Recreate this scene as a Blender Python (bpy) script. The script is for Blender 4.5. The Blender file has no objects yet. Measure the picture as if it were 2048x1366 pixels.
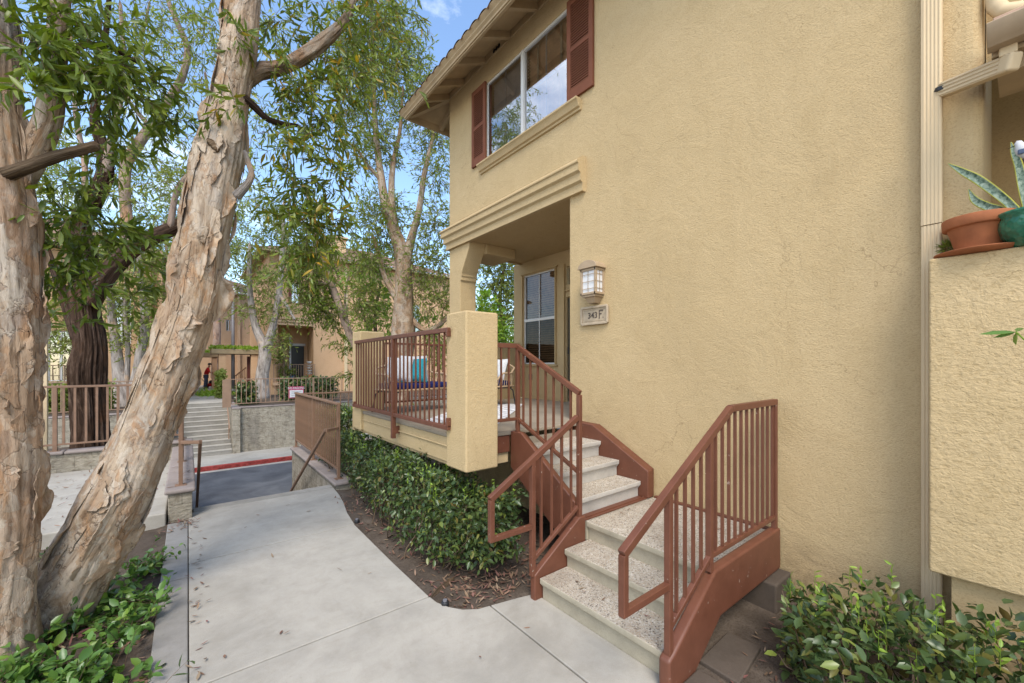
import bpy, math, random
import numpy as np
from mathutils import Vector, Matrix
R = math.radians
rng = np.random.default_rng(7)
random.seed(7)
S = bpy.context.scene
COL = S.collection

# ------------------------------------------------------------------ camera, world, sun, exposure
F, CU, CV = 814.0, 1024.0, 730.0          # focal length in photo pixels, principal column, horizon row
FX, FY = 0.6229, 0.7823                   # camera heading; x runs into the stucco wall, y along it
cam_d = bpy.data.cameras.new('camera'); cam = bpy.data.objects.new('camera', cam_d); COL.objects.link(cam)
cam.location = (0, 0, 0); cam.rotation_euler = (R(90), 0, -math.atan2(FX, FY))
cam_d.sensor_width = 36; cam_d.lens = 36*F/2048; cam_d.shift_y = (CV-683)/2048
cam_d.clip_start = 0.05; cam_d.clip_end = 800
S.camera = cam
SUN_EL, SUN_AZ = R(52), R(236)            # direction the light comes from (azimuth from +x, anticlockwise)
w = bpy.data.worlds.new('World'); S.world = w; w.use_nodes = True
nt = w.node_tree; nt.nodes.clear()
sky = nt.nodes.new('ShaderNodeTexSky'); sky.sky_type = 'NISHITA'; sky.sun_disc = False
sky.sun_elevation = SUN_EL; sky.sun_rotation = R(90)-SUN_AZ; sky.air_density = 1.2; sky.dust_density = 0.3; sky.ozone_density = 3.0
bg = nt.nodes.new('ShaderNodeBackground'); bg.inputs[1].default_value = 0.125
wo = nt.nodes.new('ShaderNodeOutputWorld')
tcw = nt.nodes.new('ShaderNodeTexCoord'); mpw = nt.nodes.new('ShaderNodeMapping'); mpw.inputs['Scale'].default_value = (1, 1, 2.2)
ncl = nt.nodes.new('ShaderNodeTexNoise'); ncl.inputs['Scale'].default_value = 2.6; ncl.inputs['Detail'].default_value = 7; ncl.inputs['Roughness'].default_value = .58; ncl.inputs['Distortion'].default_value = .4
rcl = nt.nodes.new('ShaderNodeValToRGB'); rcl.color_ramp.elements[0].position = .53; rcl.color_ramp.elements[1].position = .84
mcl = nt.nodes.new('ShaderNodeMix'); mcl.data_type = 'RGBA'; mcl.inputs[7].default_value = (7.2, 7.4, 7.8, 1)
nt.links.new(tcw.outputs['Generated'], mpw.inputs[0]); nt.links.new(mpw.outputs[0], ncl.inputs['Vector'])
dcl = nt.nodes.new('ShaderNodeVectorMath'); dcl.operation = 'DOT_PRODUCT'; dcl.inputs[1].default_value = (-.9, -.1, .1)
acl = nt.nodes.new('ShaderNodeMath'); acl.operation = 'MULTIPLY_ADD'; acl.inputs[1].default_value = .22
nt.links.new(tcw.outputs['Generated'], dcl.inputs[0]); nt.links.new(dcl.outputs['Value'], acl.inputs[0]); nt.links.new(ncl.outputs[0], acl.inputs[2])
nt.links.new(acl.outputs[0], rcl.inputs[0]); nt.links.new(rcl.outputs[0], mcl.inputs[0])
nt.links.new(sky.outputs[0], mcl.inputs[6]); nt.links.new(mcl.outputs[2], bg.inputs[0]); nt.links.new(bg.outputs[0], wo.inputs[0])
sd = bpy.data.lights.new('sun', 'SUN'); sd.energy = 1.5; sd.angle = R(24); sd.color = (1, .93, .83)
sun = bpy.data.objects.new('sun', sd); COL.objects.link(sun)
sdir = Vector((math.cos(SUN_EL)*math.cos(SUN_AZ), math.cos(SUN_EL)*math.sin(SUN_AZ), math.sin(SUN_EL)))
sun.rotation_euler = sdir.to_track_quat('Z', 'Y').to_euler()
S.view_settings.view_transform = 'Standard'; S.view_settings.look = 'None'
S.view_settings.exposure = 1.40; S.view_settings.gamma = 1
S.render.engine = 'CYCLES'
S.cycles.max_bounces = 8; S.cycles.transparent_max_bounces = 12; S.cycles.use_denoising = True

# ------------------------------------------------------------------ pixel -> place helpers (z is measured from the lens)
def P(u, v, d):
    r = (u-CU)/F*d; return Vector((FX*d+FY*r, FY*d-FX*r, (CV-v)/F*d))
def onX(u, v, X):
    k = (u-CU)/F; return P(u, v, X/(FX+FY*k))
def onY(u, v, Y):
    k = (u-CU)/F; return P(u, v, Y/(FY-FX*k))
def onZ(u, v, Z): return P(u, v, Z*F/(CV-v))
def yX(u, X): return onX(u, CV, X).y
def xY(u, Y): return onY(u, CV, Y).x

# ------------------------------------------------------------------ materials
def nod(t, kind, **kw):
    n = t.nodes.new(kind)
    for k, v in kw.items():
        if k in n.inputs: n.inputs[k].default_value = v
        else: setattr(n, k, v)
    return n
def c4(c): return (c[0], c[1], c[2], 1)
def ramp(t, fac, stops):
    n = t.nodes.new('ShaderNodeValToRGB'); e = n.color_ramp.elements
    while len(e) < len(stops): e.new(.5)
    for q, (p, c) in zip(e, stops): q.position = p; q.color = c4(c)
    t.links.new(fac, n.inputs[0]); return n.outputs[0]
def mixc(t, fac, a, b, blend='MIX'):
    n = t.nodes.new('ShaderNodeMix'); n.data_type = 'RGBA'; n.blend_type = blend
    for i, x in ((0, fac), (6, a), (7, b)):
        if isinstance(x, (int, float)): n.inputs[i].default_value = x
        elif isinstance(x, tuple): n.inputs[i].default_value = c4(x)
        else: t.links.new(x, n.inputs[i])
    return n.outputs[2]
def base(name, rough=.8, spec=.3):
    m = bpy.data.materials.new(name); m.use_nodes = True; t = m.node_tree
    b = t.nodes['Principled BSDF']; b.inputs['Roughness'].default_value = rough; b.inputs['Specular IOR Level'].default_value = spec
    return m, t, b
def coord(t, space='Object', scale=(1, 1, 1)):
    tc = t.nodes.new('ShaderNodeTexCoord'); mp = t.nodes.new('ShaderNodeMapping'); mp.inputs['Scale'].default_value = scale
    t.links.new(tc.outputs[space], mp.inputs[0]); return mp.outputs[0]
def noise(t, vec, scale, detail=4, rough=.55, dist=0):
    n = nod(t, 'ShaderNodeTexNoise'); n.inputs['Scale'].default_value = scale; n.inputs['Detail'].default_value = detail
    n.inputs['Roughness'].default_value = rough; n.inputs['Distortion'].default_value = dist
    t.links.new(vec, n.inputs['Vector']); return n.outputs[0]
def bump(t, b, h, strength, dist=.01, prev=None):
    n = t.nodes.new('ShaderNodeBump'); n.inputs['Strength'].default_value = strength; n.inputs['Distance'].default_value = dist
    t.links.new(h, n.inputs['Height'])
    if prev: t.links.new(prev, n.inputs['Normal'])
    t.links.new(n.outputs[0], b.inputs['Normal']); return n.outputs[0]
def plain(name, c, rough=.6, spec=.4, var=.12, vs=3., metal=0, bs=0, bst=.1):
    c = tuple(x*.80 for x in c)
    m, t, b = base(name, rough, spec); v = coord(t)
    f = noise(t, v, vs, 5, .6)
    lo = tuple(x*(1-var) for x in c); hi = tuple(min(1, x*(1+var)) for x in c)
    t.links.new(ramp(t, f, [(.3, lo), (.7, hi)]), b.inputs['Base Color']); b.inputs['Metallic'].default_value = metal
    if bs: bump(t, b, noise(t, v, bs, 3), bst, .004)
    return m
def stucco(name, c, grain=1.0, dirt=.5, fs=84):
    m, t, b = base(name, .92, .12); v = coord(t)
    big = noise(t, v, .75, 8, .66, .6); blot = noise(t, v, 2.6, 7, .7, .8); fine = noise(t, coord(t, scale=(1, .8, 1.25)), fs, 4, .62, .5); mid = noise(t, coord(t, scale=(1, .8, 1.2)), fs*.3, 5, .7, .5)
    vs = noise(t, coord(t, scale=(2.2, 2.2, .5)), 1.6, 7, .7, .5); spk = noise(t, v, 21, 3, .5)
    col = ramp(t, big, [(.28, tuple(x*.9 for x in c)), (.48, c), (.68, (c[0]*1.05, c[1]*1.06, c[2]*1.09))])
    col = mixc(t, ramp(t, blot, [(.5, (0, 0, 0)), (.75, (.3, .3, .3))]), col, (c[0]*.82, c[1]*.79, c[2]*.70))
    col = mixc(t, ramp(t, vs, [(.54, (0, 0, 0)), (.8, (dirt*.5,)*3)]), col, (c[0]*.66, c[1]*.62, c[2]*.55))
    col = mixc(t, ramp(t, spk, [(.74, (0, 0, 0)), (.8, (.22, .22, .22))]), col, (c[0]*.5, c[1]*.46, c[2]*.4))
    col = mixc(t, ramp(t, fine, [(.34, (.42, .42, .42)), (.5, (0, 0, 0))]), col, (c[0]*.62, c[1]*.57, c[2]*.46))
    sx = t.nodes.new('ShaderNodeSeparateXYZ'); t.links.new(v, sx.inputs[0]); mr = t.nodes.new('ShaderNodeMapRange'); mr.inputs[1].default_value = -1.45; mr.inputs[2].default_value = -2.05; t.links.new(sx.outputs[2], mr.inputs[0])
    spl = mixc(t, 1., mr.outputs[0], ramp(t, noise(t, v, 5, 7, .75, .6), [(.42, (0, 0, 0)), (.66, (.75, .75, .75))]), 'MULTIPLY'); col = mixc(t, spl, col, (.13, .095, .06))
    vc = nod(t, 'ShaderNodeTexVoronoi'); vc.feature = 'DISTANCE_TO_EDGE'; vc.inputs['Scale'].default_value = .55; dn = nod(t, 'ShaderNodeTexNoise'); dn.inputs['Scale'].default_value = 1.8; dn.inputs['Detail'].default_value = 8; t.links.new(v, dn.inputs['Vector'])
    ma = t.nodes.new('ShaderNodeVectorMath'); ma.operation = 'MULTIPLY_ADD'; ma.inputs[1].default_value = (1.6,)*3; t.links.new(dn.outputs['Color'], ma.inputs[0]); t.links.new(v, ma.inputs[2]); t.links.new(ma.outputs[0], vc.inputs['Vector'])
    crk = mixc(t, 1., ramp(t, vc.outputs['Distance'], [(0, (.55, .55, .55)), (.0035, (0, 0, 0))]), ramp(t, noise(t, v, .8, 3), [(.52, (0, 0, 0)), (.62, (1, 1, 1))]), 'MULTIPLY'); col = mixc(t, crk, col, (c[0]*.4, c[1]*.36, c[2]*.3))
    t.links.new(col, b.inputs['Base Color'])
    n1 = bump(t, b, mid, .3*grain, .016); n1 = bump(t, b, blot, .3*grain, .06, n1); bump(t, b, fine, .75*grain, .009, n1)
    return m
STUC = (.50, .372, .203)
M = {}
M['stucco'] = stucco('stucco', STUC)
M['stucco_rough'] = stucco('stucco_rough', STUC, 1.15, .5, 50)
M['stucco_smooth'] = stucco('stucco_smooth', (.48, .358, .197), .45)
M['stucco_soffit'] = stucco('stucco_soffit', (.46, .335, .175), .35, .3)
M['stucco_peach'] = stucco('stucco_peach', (.54, .345, .20), .6)
M['stucco_pale'] = stucco('stucco_pale', (.61, .405, .25), .5)
M['trim'] = plain('trim_paint', (.43, .33, .20), .65, .3, .14, 5, bs=40)
M['eave'] = plain('eave_paint', (.50, .365, .21), .6, .3, .14, 4)
def redpaint():
    m, t, b = base('red_brown_paint', .48, .45); v = coord(t)
    f = noise(t, v, 6, 6, .65); g = noise(t, v, 45, 4, .7); ch = noise(t, v, 26, 2, .5)
    c = ramp(t, f, [(.3, (.108, .037, .019)), (.7, (.148, .053, .029))])
    c = mixc(t, ramp(t, g, [(.58, (0, 0, 0)), (.75, (.25, .25, .25))]), c, (.21, .10, .066))
    c = mixc(t, ramp(t, ch, [(.73, (0, 0, 0)), (.75, (.6, .6, .6))]), c, (.38, .30, .24))
    t.links.new(c, b.inputs['Base Color']); bump(t, b, g, .12, .003); return m
M['red'] = redpaint()
M['brown'] = plain('brown_rail_paint', (.25, .145, .09), .5, .4, .16, 7, bs=50)
M['tan_rail'] = plain('tan_rail_paint', (.33, .21, .135), .55, .4, .12, 4)
M['shutter'] = plain('shutter_paint', (.225, .085, .048), .75, .15, .1, 6)
M['dark'] = plain('shade_black', (.012, .01, .009), .9, .1)  # near-black colour that paints in the shade of rooms, slat gaps and holes
def concrete(name, c, sc=1., stain=.5, rough=.9):
    c = tuple(x*.83 for x in c)
    m, t, b = base(name, rough, .2); v = coord(t)
    a = noise(t, v, 1.1*sc, 8, .68, .4); g = noise(t, v, 160, 3, .7); s = noise(t, v, .55, 4, .6, .8); k = noise(t, coord(t, scale=(1, 3, 1)), 5, 6, .7)
    col = ramp(t, a, [(.28, tuple(x*.74 for x in c)), (.5, c), (.72, tuple(min(1, x*1.15) for x in c))])
    col = mixc(t, ramp(t, s, [(.52, (0, 0, 0)), (.72, (stain,)*3)]), col, (c[0]*.55, c[1]*.54, c[2]*.52))
    col = mixc(t, ramp(t, k, [(.55, (0, 0, 0)), (.8, (.35*stain,)*3)]), col, (c[0]*.6, c[1]*.53, c[2]*.44))
    md = noise(t, v, 7*sc, 7, .75, .4); sp_ = noise(t, v, 38, 3, .5)
    col = mixc(t, ramp(t, md, [(.46, (0, 0, 0)), (.7, (.4*stain+.1,)*3)]), col, (c[0]*.66, c[1]*.63, c[2]*.58))
    col = mixc(t, ramp(t, sp_, [(.72, (0, 0, 0)), (.76, (.35, .35, .35))]), col, (c[0]*.4, c[1]*.36, c[2]*.3))
    col = mixc(t, ramp(t, g, [(.3, (.5, .5, .5)), (.5, (0, 0, 0))]), col, tuple(x*.62 for x in c))
    t.links.new(col, b.inputs['Base Color']); n = bump(t, b, a, .1, .02); bump(t, b, g, .3, .003, n); return m
M['concrete'] = concrete('concrete_path', (.455, .42, .36), 1., .6)
M['concrete_old'] = concrete('concrete_old', (.36, .335, .29), 1.4, .8)
M['concrete_band'] = concrete('concrete_band', (.33, .31, .28), 1.6, .8)
M['dark_slab'] = concrete('dirty_slab', (.115, .09, .07), 2.5, .8)
M['riser'] = concrete('riser_concrete', (.46, .405, .30), 2.2, .45)
M['riser_pale'] = concrete('riser_pale', (.55, .51, .45), 2.2, .35)
M['porch_floor'] = concrete('porch_floor', (.36, .30, .225), 1, .3)
M['cap'] = concrete('cap_stone', (.33, .275, .245), 2, .5)
def pebble():
    m, t, b = base('exposed_pebbles', .75, .35); v = coord(t)
    vo = nod(t, 'ShaderNodeTexVoronoi'); vo.inputs['Scale'].default_value = 86; t.links.new(v, vo.inputs['Vector'])
    sep = t.nodes.new('ShaderNodeSeparateColor'); t.links.new(vo.outputs['Color'], sep.inputs[0])
    c = ramp(t, sep.outputs[0], [(0, (.06, .05, .045)), (.13, (.17, .145, .125)), (.27, (.36, .28, .195)), (.55, (.50, .43, .34)), (.85, (.62, .57, .50)), (1, (.33, .22, .14))])
    c = mixc(t, ramp(t, vo.outputs['Distance'], [(.42, (0, 0, 0)), (.62, (1, 1, 1))]), c, (.43, .385, .31))
    c = mixc(t, ramp(t, noise(t, v, .9, 4, .6), [(.5, (0, 0, 0)), (.62, (.3, .3, .3))]), c, (.24, .2, .16))
    c = mixc(t, ramp(t, noise(t, v, 2.6, 7, .7, .5), [(.42, (0, 0, 0)), (.72, (.65, .65, .65))]), c, (.22, .17, .12))
    t.links.new(c, b.inputs['Base Color'])
    inv = t.nodes.new('ShaderNodeMath'); inv.operation = 'SUBTRACT'; inv.inputs[0].default_value = 1; t.links.new(vo.outputs['Distance'], inv.inputs[1])
    bump(t, b, inv.outputs[0], .55, .006); return m
M['pebble'] = pebble()
def soilmat():
    m, t, b = base('soil', .97, .08); v = coord(t)
    a = noise(t, v, 2.3, 8, .7); g = noise(t, v, 48, 5, .75)
    c = ramp(t, a, [(.3, (.055, .042, .032)), (.55, (.11, .086, .066)), (.75, (.18, .145, .115))])
    c = mixc(t, ramp(t, g, [(.33, (.7, .7, .7)), (.5, (0, 0, 0))]), c, (.05, .035, .026))
    t.links.new(c, b.inputs['Base Color']); n = bump(t, b, a, .5, .05); bump(t, b, g, .7, .012, n); return m
M['soil'] = soilmat()
def asphalt():
    m, t, b = base('asphalt', .82, .3); v = coord(t)
    a = noise(t, v, .7, 7, .65, .6); g = noise(t, v, 90, 3, .7)
    c = ramp(t, a, [(.33, (.05, .052, .058)), (.5, (.085, .088, .095)), (.68, (.125, .127, .132))])
    c = mixc(t, ramp(t, g, [(.6, (0, 0, 0)), (.75, (.4, .4, .4))]), c, (.17, .17, .18))
    t.links.new(c, b.inputs['Base Color']); bump(t, b, g, .3, .004); return m
M['asphalt'] = asphalt()
M['kerb_red'] = plain('kerb_red_paint', (.36, .06, .05), .8, .2, .5, 7, bs=60)
def splitblock():
    m, t, b = base('split_face_block', .95, .1); v = coord(t)
    a = noise(t, v, 6, 8, .72, .5); s = noise(t, coord(t, scale=(1.2, 1.2, .3)), 1.4, 6, .65); fi = noise(t, coord(t, scale=(1, 1, 2.2)), 9, 6, .75)
    c = ramp(t, a, [(.32, (.25, .205, .15)), (.5, (.47, .41, .315)), (.7, (.58, .51, .40))])
    c = mixc(t, ramp(t, s, [(.49, (0, 0, 0)), (.7, (.6, .6, .6))]), c, (.17, .155, .135))
    bk = nod(t, 'ShaderNodeTexBrick'); bk.inputs['Scale'].default_value = 1; bk.inputs['Brick Width'].default_value = .42; bk.inputs['Row Height'].default_value = .2; bk.inputs['Mortar Size'].default_value = .006
    bk.inputs['Color1'].default_value = (1, 1, 1, 1); bk.inputs['Color2'].default_value = (.88, .88, .88, 1); bk.inputs['Mortar'].default_value = (.3, .3, .3, 1)
    tc = t.nodes.new('ShaderNodeTexCoord'); sx = t.nodes.new('ShaderNodeSeparateXYZ'); cx = t.nodes.new('ShaderNodeCombineXYZ')
    ad = t.nodes.new('ShaderNodeMath'); ad.operation = 'ADD'
    t.links.new(tc.outputs['Object'], sx.inputs[0]); t.links.new(sx.outputs[0], ad.inputs[0]); t.links.new(sx.outputs[1], ad.inputs[1])
    t.links.new(ad.outputs[0], cx.inputs[0]); t.links.new(sx.outputs[2], cx.inputs[1]); t.links.new(cx.outputs[0], bk.inputs['Vector'])
    c = mixc(t, .45, c, bk.outputs['Color'], 'MULTIPLY')
    t.links.new(c, b.inputs['Base Color']); n = bump(t, b, fi, 1., .11); bump(t, b, bk.outputs['Color'], .18, .02, n); return m
M['block'] = splitblock()
def paperbark(name, tone=1., warm=0., cell=1.):
    m, t, b = base(name, .88, .12); o = coord(t); k = tone
    nz = nod(t, 'ShaderNodeTexNoise'); nz.inputs['Scale'].default_value = 5; nz.inputs['Detail'].default_value = 5; t.links.new(o, nz.inputs['Vector'])
    def cells(scale, amt):
        ma = t.nodes.new('ShaderNodeVectorMath'); ma.operation = 'MULTIPLY_ADD'; ma.inputs[1].default_value = (amt,)*3
        t.links.new(nz.outputs['Color'], ma.inputs[0]); t.links.new(coord(t, scale=scale), ma.inputs[2])
        v1 = nod(t, 'ShaderNodeTexVoronoi'); v1.inputs['Scale'].default_value = 1; t.links.new(ma.outputs[0], v1.inputs['Vector'])
        v2 = nod(t, 'ShaderNodeTexVoronoi'); v2.feature = 'DISTANCE_TO_EDGE'; v2.inputs['Scale'].default_value = 1; t.links.new(ma.outputs[0], v2.inputs['Vector'])
        sp = t.nodes.new('ShaderNodeSeparateColor'); t.links.new(v1.outputs['Color'], sp.inputs[0]); return sp.outputs[0], v2.outputs['Distance']
    r1, e1 = cells((6.5*cell, 6.5*cell, 1.5*cell), 3.2); r2, e2 = cells((17*cell, 17*cell, 3.2*cell), 4.0)
    brk = ramp(t, noise(t, o, 4.5, 4, .6), [(.46, (0, 0, 0)), (.6, (1, 1, 1))])
    v = coord(t, 'UV', (6, 1.6, 1)); st = noise(t, v, 1.7, 8, .7, .9); fi = noise(t, coord(t, 'UV', (30, 4, 1)), 2.5, 6, .72, .6); g = noise(t, o, 34, 6, .75)
    pal = [(0, (.45, .345, .245)), (.18, (.31, .215, .14)), (.38, (.52, .435, .34)), (.55, (.36, .305, .255)), (.72, (.39+.05*warm, .25, .14)), (.87, (.47, .375, .275)), (1, (.22, .148, .10))]
    c = ramp(t, r1, [(p, tuple(x*k for x in q)) for p, q in pal]); c2 = ramp(t, r2, [(1-p, tuple(x*k*1.03 for x in q)) for p, q in pal[::-1]])
    c = mixc(t, .45, c, c2)
    c = mixc(t, 1., c, ramp(t, st, [(.24, (.26, .2, .16)), (.39, (.66, .60, .54)), (.52, (1, 1, 1)), (.75, (1.14, 1.14, 1.14))]), 'MULTIPLY')
    c = mixc(t, ramp(t, noise(t, coord(t, scale=(3, 3, 1.2)), 2.2, 6, .7, 1.), [(.53, (0, 0, 0)), (.64, (.75, .75, .75))]), c, (.36*k, .20*k, .10*k))
    ln = mixc(t, 1., ramp(t, e1, [(.0, (.9, .9, .9)), (.028, (0, 0, 0))]), brk, 'MULTIPLY')
    c = mixc(t, ln, c, (.085, .055, .036))
    c = mixc(t, ramp(t, fi, [(.33, (.8, .8, .8)), (.43, (0, 0, 0))]), c, (.085, .055, .038))
    t.links.new(c, b.inputs['Base Color'])
    n = bump(t, b, ramp(t, e1, [(0, (0, 0, 0)), (.05, (1, 1, 1))]), .25, .02); n = bump(t, b, r1, .3, .03, n); n = bump(t, b, st, .5, .035, n); n = bump(t, b, fi, .5, .012, n); bump(t, b, g, .3, .006, n); return m
M['paperbark'] = paperbark('paperbark')
M['paperbark_old'] = paperbark('paperbark_old', .92, .5)
M['paperbark_limb'] = paperbark('paperbark_limb', .6, .3)
M['paperbark_far'] = paperbark('paperbark_far', .85, .3, .5)
def bark(name, dark, mid, light, sx=10):
    m, t, b = base(name, .95, .1); v = coord(t, 'UV', (sx, 1.1, 1)); o = coord(t)
    f = noise(t, v, 1.8, 8, .7, .7); w_ = noise(t, o, 1.6, 4, .6)
    c = ramp(t, f, [(.3, dark), (.5, mid), (.72, light)])
    c = mixc(t, ramp(t, w_, [(.55, (0, 0, 0)), (.72, (.55, .55, .55))]), c, (mid[0]*2.4, mid[1]*1.7, mid[2]*1.0))
    t.links.new(c, b.inputs['Base Color']); bump(t, b, f, 1., .06); return m
M['darkbark'] = bark('dark_furrowed_bark', (.012, .008, .006), (.06, .036, .024), (.17, .115, .085), 12)
M['burl'] = bark('knotty_bark', (.03, .022, .017), (.17, .115, .07), (.33, .25, .17), 12)
M['pinkbark'] = bark('smooth_pink_bark', (.15, .10, .08), (.34, .25, .2), (.44, .35, .29), 3)
M['whitebark'] = bark('white_flaky_bark', (.10, .08, .066), (.33, .285, .25), (.50, .445, .395), 7)
M['twig'] = plain('twig', (.17, .115, .075), .85, .2)
def leafmat(name, cols, rough=.42, trans=.3):
    m, t, b = base(name, rough, .4); g = t.nodes.new('ShaderNodeNewGeometry')
    n = len(cols); c = ramp(t, g.outputs['Random Per Island'], [(i/(n-1) if n > 1 else 0, q) for i, q in enumerate(cols)])
    c = mixc(t, ramp(t, noise(t, coord(t), 1.4, 3), [(.35, (0, 0, 0)), (.7, (.5, .5, .5))]), c, tuple(x*1.35 for x in cols[1]))
    t.links.new(c, b.inputs['Base Color'])
    tr = t.nodes.new('ShaderNodeBsdfTranslucent'); mx = t.nodes.new('ShaderNodeMixShader'); mx.inputs[0].default_value = trans
    tc = mixc(t, 1., c, (1.25, 1.35, .55), 'MULTIPLY'); t.links.new(tc, tr.inputs[0])
    t.links.new(b.outputs[0], mx.inputs[1]); t.links.new(tr.outputs[0], mx.inputs[2])
    t.links.new(mx.outputs[0], t.nodes['Material Output'].inputs[0]); return m
M['leaf_near'] = leafmat('leaf_paperbark', [(0.058, 0.086, 0.013), (0.108, 0.149, 0.018), (0.166, 0.212, 0.024), (0.088, 0.129, 0.022), (0.235, 0.255, 0.025), (0.137, 0.178, 0.022), (0.096, 0.143, 0.021), (0.507, 0.270, 0.022)])
M['leaf_dark'] = leafmat('leaf_deep_green', [(0.053, 0.083, 0.012), (0.097, 0.140, 0.015), (0.146, 0.196, 0.021), (0.208, 0.245, 0.026), (0.085, 0.114, 0.017)])
M['leaf_airy'] = leafmat('leaf_airy', [(0.101, 0.139, 0.030), (0.167, 0.215, 0.040), (0.235, 0.264, 0.052), (0.150, 0.187, 0.048), (0.319, 0.292, 0.052)], .5, .4)
M['leaf_far'] = leafmat('leaf_far', [(0.112, 0.145, 0.030), (0.168, 0.204, 0.040), (0.247, 0.272, 0.053), (0.135, 0.171, 0.038)], .55, .3)
M['leaf_bright'] = leafmat('leaf_bright', [(.103, .196, .023), (.172, .299, .034), (.276, .380, .040), (.138, .241, .034), (.368, .414, .046)], .45, .45)
M['leaf_hedge'] = leafmat('leaf_hedge', [(0.022, 0.044, 0.015), (0.043, 0.074, 0.023), (0.073, 0.105, 0.030), (0.035, 0.062, 0.021), (0.095, 0.130, 0.037), (0.049, 0.081, 0.027), (0.175, 0.209, 0.036), (0.146, 0.092, 0.027)], .33, .14)
M['leaf_new'] = leafmat('leaf_new', [(.16, .26, .03), (.24, .36, .05), (.30, .40, .06)], .4, .4)
M['leaf_ground'] = leafmat('leaf_groundcover', [(0.042, 0.098, 0.026), (0.079, 0.155, 0.031), (0.121, 0.213, 0.036), (0.060, 0.127, 0.031), (0.206, 0.299, 0.041)], .32, .2)
M['litter'] = leafmat('fallen_leaf', [(.12, .058, .04), (.17, .10, .06), (.17, .06, .055), (.26, .18, .105), (.08, .045, .03), (.22, .085, .08), (.33, .25, .16), (.10, .06, .045)], .75, .08)
M['white_frame'] = plain('white_window_frame', (.74, .73, .70), .45, .5, .04)
M['cream_metal'] = plain('cream_downspout_paint', (.74, .575, .36), .7, .12, .05, 2)
def glass(name, tint=(.02, .022, .025), ior=1.6, add=.06, inner=.5):
    m, t, b = base(name); t.nodes.remove(b)
    gl = nod(t, 'ShaderNodeBsdfGlossy'); gl.inputs['Roughness'].default_value = .015; gl.inputs['Color'].default_value = (.95, .97, 1, 1)
    tp = nod(t, 'ShaderNodeBsdfTransparent'); tp.inputs[0].default_value = (inner, inner, inner, 1)
    fr = nod(t, 'ShaderNodeFresnel'); fr.inputs['IOR'].default_value = ior
    ad = t.nodes.new('ShaderNodeMath'); ad.operation = 'ADD'; ad.inputs[1].default_value = add; ad.use_clamp = True
    mx = t.nodes.new('ShaderNodeMixShader'); t.links.new(fr.outputs[0], ad.inputs[0]); t.links.new(ad.outputs[0], mx.inputs[0])
    t.links.new(tp.outputs[0], mx.inputs[1]); t.links.new(gl.outputs[0], mx.inputs[2]); t.links.new(mx.outputs[0], t.nodes['Material Output'].inputs[0]); return m
M['glass'] = glass('window_glass', ior=2.0, add=.32, inner=.97)
M['glass_screen'] = glass('window_screen', ior=1.9, add=.28, inner=.7)
M['blind'] = plain('wooden_blind', (.80, .47, .24), .55, .4, .25, 9)
M['blind_grey'] = plain('grey_blind', (.75, .70, .64), .7, .3, .1, 9)
M['glass_porch'] = glass('porch_glass', ior=1.45, add=.03, inner=.6); M['porch_screen'] = glass('porch_screen', ior=1.25, add=.01, inner=.35)
M['frosted'] = plain('frosted_lamp_glass', (.78, .77, .76), .35, .5, .05, 20)
M['lamp_metal'] = plain('lamp_tan_paint', (.44, .32, .20), .5, .4, .1, 9)
M['plaque'] = plain('plaque_stone', (.50, .40, .28), .85, .2, .15, 16, bs=70)
M['numeral'] = plain('numeral_bronze', (.10, .075, .055), .6, .4)
M['terracotta'] = plain('terracotta', (.40, .135, .052), .75, .3, .2, 7, bs=60)
def greenglaze():
    m, t, b = base('green_glaze', .16, .6); v = coord(t)
    t.links.new(ramp(t, noise(t, v, 14, 4), [(.3, (.012, .09, .05)), (.7, (.03, .17, .09))]), b.inputs['Base Color'])
    vo = nod(t, 'ShaderNodeTexVoronoi'); vo.inputs['Scale'].default_value = 34; t.links.new(v, vo.inputs['Vector']); bump(t, b, vo.outputs['Distance'], .5, .01); return m
M['green_glaze'] = greenglaze()
def snake():
    m, t, b = base('banded_leaf', .4, .4); v = coord(t, 'UV', (1.2, 16, 1))
    c = ramp(t, noise(t, v, 1.6, 5, .65, .8), [(.36, (.035, .075, .045)), (.5, (.16, .22, .15)), (.68, (.33, .38, .29))])
    sx = t.nodes.new('ShaderNodeSeparateXYZ'); tc = t.nodes.new('ShaderNodeTexCoord'); t.links.new(tc.outputs['UV'], sx.inputs[0])
    c = mixc(t, ramp(t, sx.outputs[0], [(.03, (1, 1, 1)), (.1, (0, 0, 0)), (.9, (0, 0, 0)), (.97, (1, 1, 1))]), c, (.42, .40, .05))
    t.links.new(c, b.inputs['Base Color']); return m
M['snake'] = snake()
M['wicker'] = plain('wicker', (.52, .37, .23), .6, .35, .2, 40)
M['black_metal'] = plain('black_metal', (.014, .014, .016), .4, .5)
M['navy'] = plain('navy_fabric', (.012, .022, .12), .9, .2, .15, 30)
M['white_fabric'] = plain('white_fabric', (.66, .66, .66), .9, .2, .08, 30)
M['teal'] = plain('teal_fabric', (.03, .30, .36), .9, .2, .12, 30)
def rugmat():
    m, t, b = base('pale_rug', .95, .1); v = coord(t)
    wv = nod(t, 'ShaderNodeTexWave'); wv.inputs['Scale'].default_value = 2.6; wv.inputs['Distortion'].default_value = 9; t.links.new(v, wv.inputs['Vector'])
    t.links.new(ramp(t, wv.outputs[0], [(.3, (.40, .39, .40)), (.5, (.62, .61, .6)), (.8, (.68, .67, .66))]), b.inputs['Base Color']); return m
M['rug'] = rugmat()
M['rooftile'] = plain('clay_roof_tile', (.27, .165, .11), .85, .2, .3, 5, bs=30)
M['grey_pole'] = plain('grey_pole_paint', (.20, .195, .21), .5, .4, .1)
M['red_shirt'] = plain('red_cloth', (.62, .03, .03), .85, .2, .1)
M['jeans'] = plain('blue_denim', (.09, .12, .19), .9, .2, .15, 12)
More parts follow.
